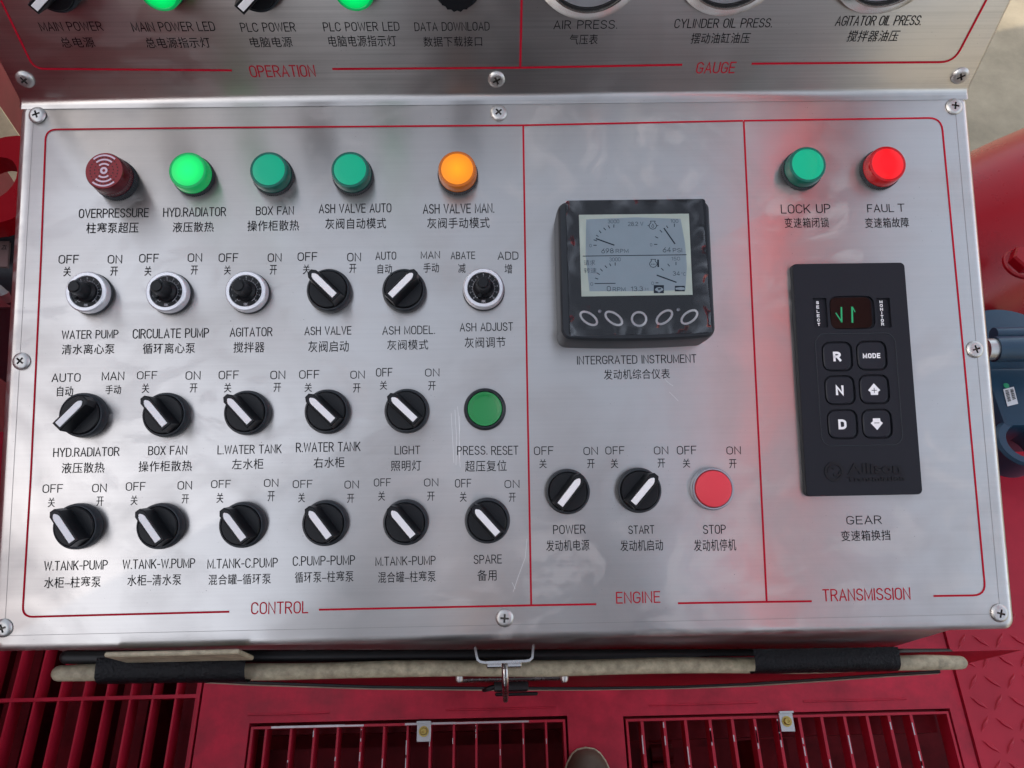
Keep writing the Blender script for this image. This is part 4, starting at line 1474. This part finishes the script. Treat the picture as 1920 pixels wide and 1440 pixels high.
# moulded maker's mark in the same black plastic
bm = bmesh.new()
def emboss(s, x0, x1, y0, y1, off):
    a, b_ = Kp(x0, (y0 + y1) / 2), Kp(x1, (y0 + y1) / 2)
    ht = (Kp((x0 + x1) / 2, y0) - Kp((x0 + x1) / 2, y1)).length
    put_text(bm, s, (a.x + b_.x) / 2, (a.y + b_.y) / 2, b_.x - a.x, ht, HK + .0006, 0, offset=off)
emboss('Allison', 405, 718, 1215, 1276, .03)
emboss('Transmission', 402, 738, 1291, 1322, .03)
stroke(bm, [Kp(402, 1281), Kp(738, 1279)], .0005, HK + .0006)
c = Kp(324, 1265)
stroke(bm, [(c.x + p[0], c.y + p[1]) for p in arc(0, 0, .0055, 0, 360, 40)[:-1]], .0016, HK + .0006, 0, True)
stroke(bm, [(c.x + p[0], c.y + p[1]) for p in arc(-.0016, .0006, .0022, 30, 200, 14)], .0011, HK + .0006)
stroke(bm, [(c.x + p[0], c.y + p[1]) for p in arc(.0016, -.0006, .0022, 210, 380, 14)], .0011, HK + .0006)
fs = list(bm.faces)
ex = bmesh.ops.extrude_face_region(bm, geom=fs)
for v in [g for g in ex['geom'] if isinstance(g, bmesh.types.BMVert)]:
    v.co.z -= .0006
new_obj('moulded_mark', bm, M['black'], pad, 0)

# ---- front of the cabinet: rubber cord, padded tube, latch, bottom hem
def world_part(name, bm, m, smooth=40, parent=None, label=None):
    o = new_obj(name, bm, m, parent or console, smooth)
    o.location = -ROOT_W if (parent is None) else (0, 0, 0)
    if label:
        o['label'] = label
    return o
YT = .060
bm = bmesh.new()
pl = YP(125, 1232, .070)
pr = YP(1778, 1227, .070)
tube(bm, [pl, pl.lerp(pr, .3) + Vector((0, 0, -.001)), pl.lerp(pr, .7), pr], .0045, 14, round_ends=True)
world_part('rubber_cord', bm, M['rubber'])
bm = bmesh.new()
ta, tb = YP(112, 1262.5, YT), YP(1800, 1243, YT)
pts = [ta.lerp(tb, i / 24) + Vector((0, .0006 * math.sin(i * .9), .0009 * math.sin(i * .55))) for i in range(25)]
rr = [.0055 * (1 + .03 * math.sin(i * 1.7)) for i in range(25)]
rr[0] *= .93
rr[-1] *= .9
tube(bm, pts, rr, 20, round_ends=True)
tb_o = world_part('padded_tube', bm, M['tube'])
tb_o['label'] = 'grimy cream tube along the front edge'
def sleeve(xa, xb, ya, yb, seed):
    bm = bmesh.new()
    A = YP(xa, ya, YT)
    B = YP(xb, yb, YT)
    n = 28
    prev = None
    rnd = random.Random(seed)
    for i in range(n + 1):
        c = A.lerp(B, i / n)
        ring = []
        prof = [(.0075, .0082), (.004, .0086), (-.001, .0083), (-.0050, .0068), (-.0074, .0035), (-.0080, -.001), (-.0074, -.0055), (-.0056, -.0080)]
        for (dy, dz) in prof:
            ring.append(bm.verts.new(c + Vector((rnd.uniform(-.0001, .0001), dy + rnd.uniform(-.00025, .00025), dz + rnd.uniform(-.00025, .00025)))))
        if prev:
            for k in range(len(ring) - 1):
                bm.faces.new((prev[k], prev[k + 1], ring[k + 1], ring[k]))
        prev = ring
    bmesh.ops.solidify(bm, geom=list(bm.faces), thickness=.0012)
    bm.normal_update()
    return new_obj('sleeve', bm, M['leather'], tb_o, 50)
sleeve(189, 466, 1258, 1255, 1)['label'] = 'black leatherette sleeve at the left of the tube'
sleeve(1409, 1678, 1241, 1236, 2)['label'] = 'black leatherette sleeve at the right of the tube'
# steel lid stop behind the left sleeve
bm = bmesh.new()
a_, b_ = YP(212, 1230, .066), YP(470, 1229, .066)
box(bm, a_.x, b_.x, .064, .067, a_.z - .02, a_.z + .012, 0, .0008, 1)
world_part('backing_plate', bm, M['tube'], 30)
# red painted door below the tube with a bent hem
bm = bmesh.new()
hem_px = [(385, 1279), (470, 1283), (700, 1290.5), (930, 1293), (1100, 1293), (1280, 1290), (1400, 1285), (1500, 1279), (1640, 1269), (1760, 1262)]
hem = [YP(x, y, .064) for x, y in hem_px]
top = [Vector((p.x * 1.0, .068, .815)) for p in hem]
va = [bm.verts.new(p) for p in top]
vb = [bm.verts.new(p + Vector((0, .002, .002))) for p in hem]
for i in range(len(hem) - 1):
    bm.faces.new((va[i], vb[i], vb[i + 1], va[i + 1]))
bmesh.ops.solidify(bm, geom=list(bm.faces), thickness=.0015)
world_part('front_door', bm, M['red_paint'], 30)
bm = bmesh.new()
tube(bm, [p + Vector((0, .0015, .0035)) for p in hem], .0019, 8)  # black tube in place of the gap, its shade put into the colour
world_part('hem_gap_shade', bm, M['rubber'])
bm = bmesh.new()
tube(bm, hem, [.0009, .0012, .0013, .0012, .0009, .001, .0015, .0013, .0012, .0008], 8)
world_part('hem_trim', bm, M['beige_rub'])
# latch: bent strap loop, hanging pin, backplate with two screws, black lock cover
bm = bmesh.new()
def strap(path, wd, th):
    P = [Vector(p) for p in path]
    rings = []
    for i, p in enumerate(P):
        t = (P[min(len(P) - 1, i + 1)] - P[max(0, i - 1)]).normalized()
        up = Vector((0, 0, 1))
        nn = t.cross(up).normalized()
        rings.append([bm.verts.new(p + nn * s1 * th / 2 + up * s2 * wd / 2) for s1, s2 in ((-1, -1), (1, -1), (1, 1), (-1, 1))])
    for k in range(len(rings) - 1):
        for i in range(4):
            j = (i + 1) % 4
            bm.faces.new((rings[k][i], rings[k][j], rings[k + 1][j], rings[k + 1][i]))
    bm.faces.new(rings[0][::-1])
    bm.faces.new(rings[-1])
zs = .868
lp_ = [(891, 1214), (892, 1220), (894, 1231), (896, 1238), (901, 1242), (910, 1243.5), (945, 1242), (985, 1240.5), (993, 1239), (998, 1234), (999, 1222), (1000, 1210)]
strap([ZP(x, y, zs) for x, y in lp_], .007, .0016)
latch = world_part('latch', bm, M['latch'], 30)
latch['label'] = 'bright steel latch loop with a hanging pin at the middle of the front edge'
bm = bmesh.new()
p0 = ZP(946, 1247, zs - .001)
p1 = ZP(947, 1256, .868)
p2 = YP(947.5, 1280, p1.y - .008)
p3 = YP(948, 1312, p1.y - .009)
tube(bm, [p0, p1 + Vector((0, 0, .001)), p1.lerp(p2, .4), p2, p3], .0024, 12, round_ends=True)
new_obj('pin', bm, M['latch'], latch, 50)
bm = bmesh.new()
q0, q1 = ZP(912, 1246, zs), ZP(978, 1245, zs)
box(bm, q0.x, q1.x, q0.y - .002, q0.y + .001, zs - .012, zs - .0015, 0, .0006, 1)
new_obj('hinge_plate', bm, M['latch'], latch, 30)
bm = bmesh.new()
q0, q1 = YP(856, 1274.5, .060), YP(1062, 1273.5, .060)
box(bm, q0.x, q1.x, .058, .0605, q0.z - .004, q0.z + .006, 0, .0006, 1)
new_obj('back_plate', bm, M['latch'], latch, 30)
for x in (861, 1058):
    bm = bmesh.new()
    p = YP(x, 1275.5, .056)
    tube(bm, [p + Vector((0, .004, 0)), p + Vector((0, .0, 0)), p + Vector((0, -.0015, 0))], [.0030, .0030, .0018], 16)
    new_obj('fixing_screw', bm, M['screw'], latch, 40)
bm = bmesh.new()
a0, a1 = YP(926, 1288, .062), YP(990, 1288, .062)
zc0 = a0.z
box(bm, a0.x, a1.x, .0575, .066, zc0 - .004, zc0 + .014, 0, .002, 2)
box(bm, YP(928, 1297, .058).x, YP(1008, 1297, .058).x, .0545, .0575, zc0 - .010, zc0 - .004, 0, .001, 1)
cc = YP(922, 1288, .062)
tube(bm, [(cc.x + .0075 * math.cos(t), .061 + .002 * math.cos(t), cc.z + .003 + .009 * math.sin(t)) for t in [math.radians(x) for x in range(60, 301, 20)]], .0015, 8)
new_obj('lock_cover', bm, M['rubber'], latch, 40)

# ------------------------------------------------------------------ machinery to the right
# large red pipe elbow
bm = bmesh.new()
path = []
ctl = [(.42, .58, .33), (.60, .655, .39), (.76, .73, .42), (1.0, .83, .44), (1.28, .88, .45), (1.5, .9, .45)]
for i in range(len(ctl) - 1):
    for k in range(4):
        t = k / 4
        q = [ctl[max(0, i - 1)], ctl[i], ctl[i + 1], ctl[min(len(ctl) - 1, i + 2)]]
        path.append(tuple(.5 * (2 * q[1][m] + (q[2][m] - q[0][m]) * t + (2 * q[0][m] - 5 * q[1][m] + 4 * q[2][m] - q[3][m]) * t * t + (3 * q[1][m] - q[0][m] - 3 * q[2][m] + q[3][m]) * t ** 3) for m in range(3)))
path.append(ctl[-1])
tube(bm, path, .14, 48)
pipe = new_obj('red_pipe', bm, M['red_gloss'], loc=(0, 0, 0), smooth=60)
tag(pipe, 'large glossy red pipe bend to the right of the console', 'pipe')
# the same pipe line rises outside the picture and runs back over the deck; the panel mirrors it
bm = bmesh.new()
tube(bm, [(1.5, .9, .45), (1.75, .86, .48), (1.90, .80, .62), (1.95, .74, 1.2), (1.95, .9, 1.75), (1.80, 1.15, 2.0), (1.3, 1.3, 2.05), (.92, 1.25, 2.08), (.84, 1.0, 2.1), (.815, .4, 2.1), (.815, -.3, 2.1), (.80, -1.1, 2.1)], .10, 28)
new_obj('overhead_run', bm, M['red_gloss'], pipe, 60)
# flange with a hex bolt on it
bm = bmesh.new()
box(bm, .60, 1.25, .50, .66, .16, .24, 0, .008, 2)
box(bm, .62, 1.25, .60, .64, .245, .36, 0, .008, 2)
fl = new_obj('flange', bm, M['red_gloss'], pipe, 30)
hx = ZP(1922, 487, .575)
bm = bmesh.new()
lathe(bm, [(.024, 0), (.024, .004), (.022, .006)], 32)
lathe(bm, [(.020, .005), (.020, .018), (.0175, .021), (0, .021)], 6)
new_obj('hex_bolt', bm, M['red_gloss'], pipe, 25, loc=hx + Vector((0, 0, -.012)))
# blue valve actuator
zv = .50
va_ = empty('valve_actuator', (.70, .36, 0))
tag(va_, 'blue-grey valve actuator with a white bar code sticker to the right of the console', 'valve')
ov = Vector((.70, .36, 0))
bm = bmesh.new()
c1 = ZP(1935, 740, zv)
lathe(bm, [(.095, zv - .20), (.095, zv - .03), (.087, zv - .01), (0, zv)], 48, cx=c1.x - ov.x, cy=c1.y - ov.y + .055)
box(bm, ZP(1862, 740, zv).x - ov.x, c1.x - ov.x + .1, ZP(1880, 800, zv).y - ov.y, ZP(1880, 690, zv).y - ov.y, zv - .10, zv + .002, 0, .006, 2)
new_obj('body', bm, M['blue'], va_, 35)
bm = bmesh.new()
e0, e1 = ZP(1863, 655, zv + .05), ZP(2010, 652, zv + .05)
tube(bm, [e0 - ov, e1 - ov], .017, 24)
e0b, e1b = ZP(1863, 628, zv + .04), ZP(2010, 626, zv + .04)
tube(bm, [e0b - ov, e1b - ov], .010, 20)
new_obj('cylinder', bm, M['blue'], va_, 40)
bm = bmesh.new()
tube(bm, [e0 - ov + Vector((-.012, 0, 0)), e0 - ov + Vector((.004, 0, 0))], .0145, 20)
new_obj('end_cap', bm, M['screw'], va_, 40)
bm = bmesh.new()
c2 = ZP(1928, 826, zv)
lathe(bm, [(.034, zv - .05), (.036, zv - .004), (.033, zv), (.025, zv), (.0235, zv - .004), (.023, zv - .05)], 40, cx=c2.x - ov.x, cy=c2.y - ov.y, sx=1.15)
new_obj('port_ring', bm, M['blue'], va_, 35)
bm = bmesh.new()
s0 = [ZP(x, y, zv + .0035) - ov for x, y in ((1881, 730), (1901, 725), (1909, 757), (1889, 762))]
f = bm.faces.new([bm.verts.new(p) for p in s0])
f.normal_update()
if f.normal.z < 0:
    f.normal_flip()
def sp_(s_, t_):
    return (s0[0] * (1 - s_) + s0[1] * s_) * (1 - t_) + (s0[3] * (1 - s_) + s0[2] * s_) * t_
for (sa_, sb_) in ((.12, .42), (.58, .88)):
    t_ = .10
    while t_ < .72:
        d_ = random.uniform(.015, .05)
        q = [sp_(sa_, t_), sp_(sb_, t_), sp_(sb_, t_ + d_), sp_(sa_, t_ + d_)]
        ff = bm.faces.new([bm.verts.new(p + Vector((0, 0, .0006))) for p in q])
        ff.material_index = 1
        ff.normal_update()
        if ff.normal.z < 0:
            ff.normal_flip()
        t_ += d_ + random.uniform(.015, .04)
new_obj('bar_code_sticker', bm, [M['sticker'], M['ink']], va_, 0)
bm = bmesh.new()
gd = ZP(1887, 723, zv + .0030) - ov
lathe(bm, [(.004, gd.z), (0, gd.z + .0003)], 16, cx=gd.x, cy=gd.y)
new_obj('green_sticker', bm, M['green_dot'], va_, 0)

# ------------------------------------------------------------------ machinery to the left
bm = bmesh.new()
a_ = ZP(36, 30, .55)
box(bm, -1.75, -1.26, -1.6, 1.98, -1.08, 1.95, 0, .03, 2)  # one dark red corner shows; height and length shaped to block the sun
tank = tag(new_obj('red_tank', bm, mat('dull_red_paint', (.20, .026, .032), .5, spec=.3, mottle=.25, mscale=4), smooth=30), 'dull dark red tank behind the upper left of the console', 'tank')
bm = bmesh.new()
box(bm, -1.25, 1.9, -1.80, -1.40, -1.08, 1.62, 0, .03, 2)  # unseen block added behind the operator to darken the upper panel's reflection
new_obj('added_rear_blocker', bm, mat('blocker_dark_maroon', (.095, .058, .050), .5, mottle=.2, mscale=5), tank, 30)
bm = bmesh.new()
c = ZP(2, 335, .55)
pts_o = [(c.x + (.075 if True else 0) * math.cos(t) * 1.0, c.y + .085 * math.sin(t)) for t in [2 * PI * i / 28 for i in range(28)]]
pts_i = [(c.x - .012 + .034 * math.cos(t), c.y + .042 * math.sin(t)) for t in [2 * PI * i / 20 for i in range(20)]]
holed_top(bm, pts_o, [pts_i], .55, .03, 0, 0, 0, floors=False)
lo_ = [[(p[0], p[1], z) for p in pts_o] for z in (.52, .55)]
loft(bm, lo_, cap_top=False)
bmesh.ops.remove_doubles(bm, verts=bm.verts, dist=1e-6)
tag(new_obj('lifting_lug', bm, M['red_gloss'], smooth=30), 'red rounded lug with a hole at the left edge of the console', 'bracket')
bm = bmesh.new()
a_, b_ = ZP(-12, 232, .25), ZP(45, 318, .25)  # stands in for sunlit ground, the sunlight put into its pale colour
d = (b_ - a_).normalized()
pn = Vector((-d.y, d.x, 0)) * .028
loft(bm, [[a_ - d * .3 - pn + Vector((0, 0, z)), b_ + d * .1 - pn + Vector((0, 0, z)), b_ + d * .1 + pn + Vector((0, 0, z)), a_ - d * .3 + pn + Vector((0, 0, z))] for z in (-.03, 0)], cap_bottom=True)
bm.normal_update()
bmesh.ops.recalc_face_normals(bm, faces=bm.faces)
tag(new_obj('sunlit_ground_slab', bm, M['sunlit_tan'], smooth=0), 'pale slanting stand-in for sunlit ground, a plank at the left edge behind the console', 'slab')
mo = ZP(0, 430, .50)
mot = empty('electric_motor', (mo.x - .04, mo.y, .02))
tag(mot, 'dark grey motor with a small nameplate to the left of the console', 'motor')
bm = bmesh.new()
tube(bm, [(-.20, 0, .40), (.062, 0, .40), (.075, 0, .40)], [.075, .075, .066], 40)
box(bm, -.16, .02, -.06, .06, -.02, .36)
new_obj('housing', bm, M['motor'], mot, 35)
bm = bmesh.new()
npx = [(-20, 452), (18, 452), (14, 500), (-20, 500)]
zz = .50
nv = [ZP(x, y, zz) - mot.location for x, y in npx]
f = bm.faces.new([bm.verts.new(p) for p in nv])
f.normal_update()
if f.normal.z < 0:
    f.normal_flip()
c = ZP(9, 464, zz) - mot.location
put_text(bm, 'ZL', c.x, c.y, .008, .0075, c.z + .0006, 1, offset=0)
lo_ = [v + Vector((0, 0, -.004)) for v in nv]
ff = bm.faces.new([bm.verts.new(p) for p in lo_][::-1])
new_obj('nameplate', bm, [M['plate_brown'], M['ink']], mot, 0)
bm = bmesh.new()
p = ZP(2, 535, .44) - mot.location
lathe(bm, [(.020, p.z - .02), (.020, p.z), (.012, p.z + .012), (0, p.z + .013)], 24, cx=p.x, cy=p.y)
new_obj('terminal_cap', bm, M['screw'], mot, 30)
bm = bmesh.new()
p2_ = ZP(2, 480, .44) - mot.location
box(bm, p2_.x - .03, p2_.x + .006, p2_.y - .012, p2_.y + .012, p2_.z - .03, p2_.z, 0, .003, 1)
new_obj('clamp', bm, M['screw'], mot, 30)
bm = bmesh.new()
p3_ = ZP(4, 558, .42) - mot.location
box(bm, p3_.x - .06, p3_.x + .004, p3_.y - .006, p3_.y + .006, p3_.z - .02, p3_.z, 0, .002, 1)
new_obj('bracket', bm, M['screw'], mot, 30)

# ------------------------------------------------------------------ the person at the console
SHX = .118
def skin_body():
    me = bpy.data.meshes.new('person')
    V, E, R = [], [], []
    def add(p, r, parent=None):
        V.append(p)
        R.append(r)
        if parent is not None:
            E.append((parent, len(V) - 1))
        return len(V) - 1
    pel = add((.02, -.50, .92), (.165, .125))
    abd = add((.02, -.50, 1.08), (.155, .12), pel)
    che = add((.02, -.50, 1.27), (.18, .13), abd)
    shl = add((.02, -.50, 1.40), (.15, .10), che)
    nk = add((.02, -.485, 1.50), (.058, .058), shl)
    hd = add((.02, -.46, 1.595), (.078, .092), nk)
    add((.02, -.455, 1.69), (.070, .082), hd)
    for sg, fx, fy in ((1, SHX, -.21), (-1, -.10, -.30)):
        hp = add((.02 + sg * .085, -.46, .86), (.095, .095), pel)
        kn = add(((.02 + sg * .09 + fx) / 2, -.42 + (.02 if sg > 0 else -.02), .50), (.066, .066), hp)
        an = add((fx, fy - .05, .12), (.050, .050), kn)
    for sg in (1, -1):
        sh = add((.02 + sg * .19, -.49, 1.38), (.062, .062), shl)
        el = add((.01 + sg * .26, -.37, 1.16), (.048, .048), sh)
        wr = add((sg * .135, -.125, 1.345), (.030, .034), el)
        pm = add((sg * .105, -.095, 1.395), (.022, .034), wr)
        for k in range(4):
            f1 = add((sg * (.088 - .002 * k), -.110 + .019 * k - .012, 1.440 + .004 * (1.5 - abs(k - 1.5)) - .010 * k), (.009, .009), pm)
            add((sg * (.060 - .002 * k), -.108 + .018 * k - .012, 1.452 + .004 * (1.5 - abs(k - 1.5)) - .010 * k), (.008, .008), f1)
        t1 = add((sg * .085, -.110, 1.372), (.011, .011), wr)
        add((sg * .055, -.105, 1.385), (.009, .009), t1)
    me.from_pydata(V, E, [])
    o = bpy.data.objects.new('person', me)
    COL.objects.link(o)
    md = o.modifiers.new('skin', 'SKIN')
    md.use_smooth_shade = True
    for i, rr in enumerate(R):
        me.skin_vertices[0].data[i].radius = rr
    me.skin_vertices[0].data[0].use_root = True
    sd = o.modifiers.new('sub', 'SUBSURF')
    sd.levels = sd.render_levels = 2
    dg = bpy.context.evaluated_depsgraph_get()
    dg.update()
    m2 = bpy.data.meshes.new_from_object(o.evaluated_get(dg))
    o.modifiers.clear()
    o.data = m2
    return o
pers = skin_body()
tag(pers, 'person in a dark work suit standing at the console, brown shoe toe showing', 'person')
M['suit'] = mat('dark_work_suit', (.010, .010, .012), .8, bump=.3, bscale=60, mottle=.3, mscale=8)
M['skin'] = mat('skin', (.58, .33, .23), .5)
M['hair'] = mat('black_hair', (.012, .010, .009), .5)
M['added_helmet'] = mat('streak_orange_helmet', (.62, .26, .10), .35)
pers.data.materials.clear()
for k in ('suit', 'skin'):
    pers.data.materials.append(M[k])
for p in pers.data.polygons:
    c = p.center
    p.material_index = 1 if (c.z > 1.49 or (c.y > -.135 and c.z > 1.3)) else 0
    p.use_smooth = True
# face features and hair
bm = bmesh.new()
hc = Vector((.02, -.46, 1.65))
lp_ = []
for i in range(10):
    t = math.radians(8 + 82 * i / 9)
    lp_.append([(hc.x + .089 * math.cos(q) * math.cos(t) * (1), hc.y - .012 + .104 * math.sin(q) * math.cos(t) - .02 * (1 - math.sin(t)), hc.z + .105 * math.sin(t)) for q in [2 * PI * k / 28 for k in range(28)]])
loft(bm, lp_)
new_obj('added_helmet', bm, M['added_helmet'], pers, 60)  # unseen orange headgear, added for a streak mirrored in the panel
bm = bmesh.new()
for sg in (1, -1):
    lathe(bm, [(.007, 1.638), (.009, 1.645), (.007, 1.652), (0, 1.654)], 10, cx=hc.x + sg * .033, cy=hc.y + .088)
new_obj('eyes', bm, M['hair'], pers, 60)
def shoe(x, ytoe):
    bm = bmesh.new()
    def out(k, z, tw=1.0, yo=0):
        pts = []
        n = 36
        for i in range(n):
            t = 2 * PI * i / n
            yy = math.sin(t)
            ln_ = .145
            wv = .0505 * (1 - .18 * max(0, -yy)) * (1 - .20 * math.exp(-((yy + .15) / .35) ** 2))
            xx = math.copysign(abs(math.cos(t)) ** .75, math.cos(t)) * wv
            pts.append((x + xx * k * tw, ytoe - ln_ + ln_ * yy * k + yo, z))
        return pts
    loft(bm, [out(1.0, .012), out(1.02, .022), out(1.0, .034), out(.93, .050), out(.80, .062, 1, -.012), out(.62, .075, 1.05, -.045), out(.50, .095, 1.15, -.065), out(.44, .13, 1.2, -.078)])
    o = new_obj('shoe', bm, M['tan'], pers, 60)
    bm = bmesh.new()
    loft(bm, [out(1.03, .0005), out(1.04, .010), out(1.03, .013)], cap_bottom=True)
    new_obj('sole', bm, M['sole'], o, 40)
    bm = bmesh.new()
    pts = [(q[0], q[1], .0145) for q in out(1.025, 0)]
    tube(bm, pts + [pts[0]], .0022, 8)
    new_obj('welt', bm, M['tube'], o, 50)
    bm = bmesh.new()
    arcp = [(x - .047 + .094 * i / 14, ytoe - .075 + .016 * math.sin(PI * i / 14), .050 + .012 * math.sin(PI * i / 14)) for i in range(15)]
    tube(bm, arcp, .0016, 8)
    new_obj('toe_seam', bm, M['sole'], o, 50)
    return o
shoe(ZP(1100, 1405, .03).x, ZP(1100, 1407, .03).y)
shoe(-.10, -.07)

bpy.data.objects.remove(_to)
bpy.data.curves.remove(_tc)
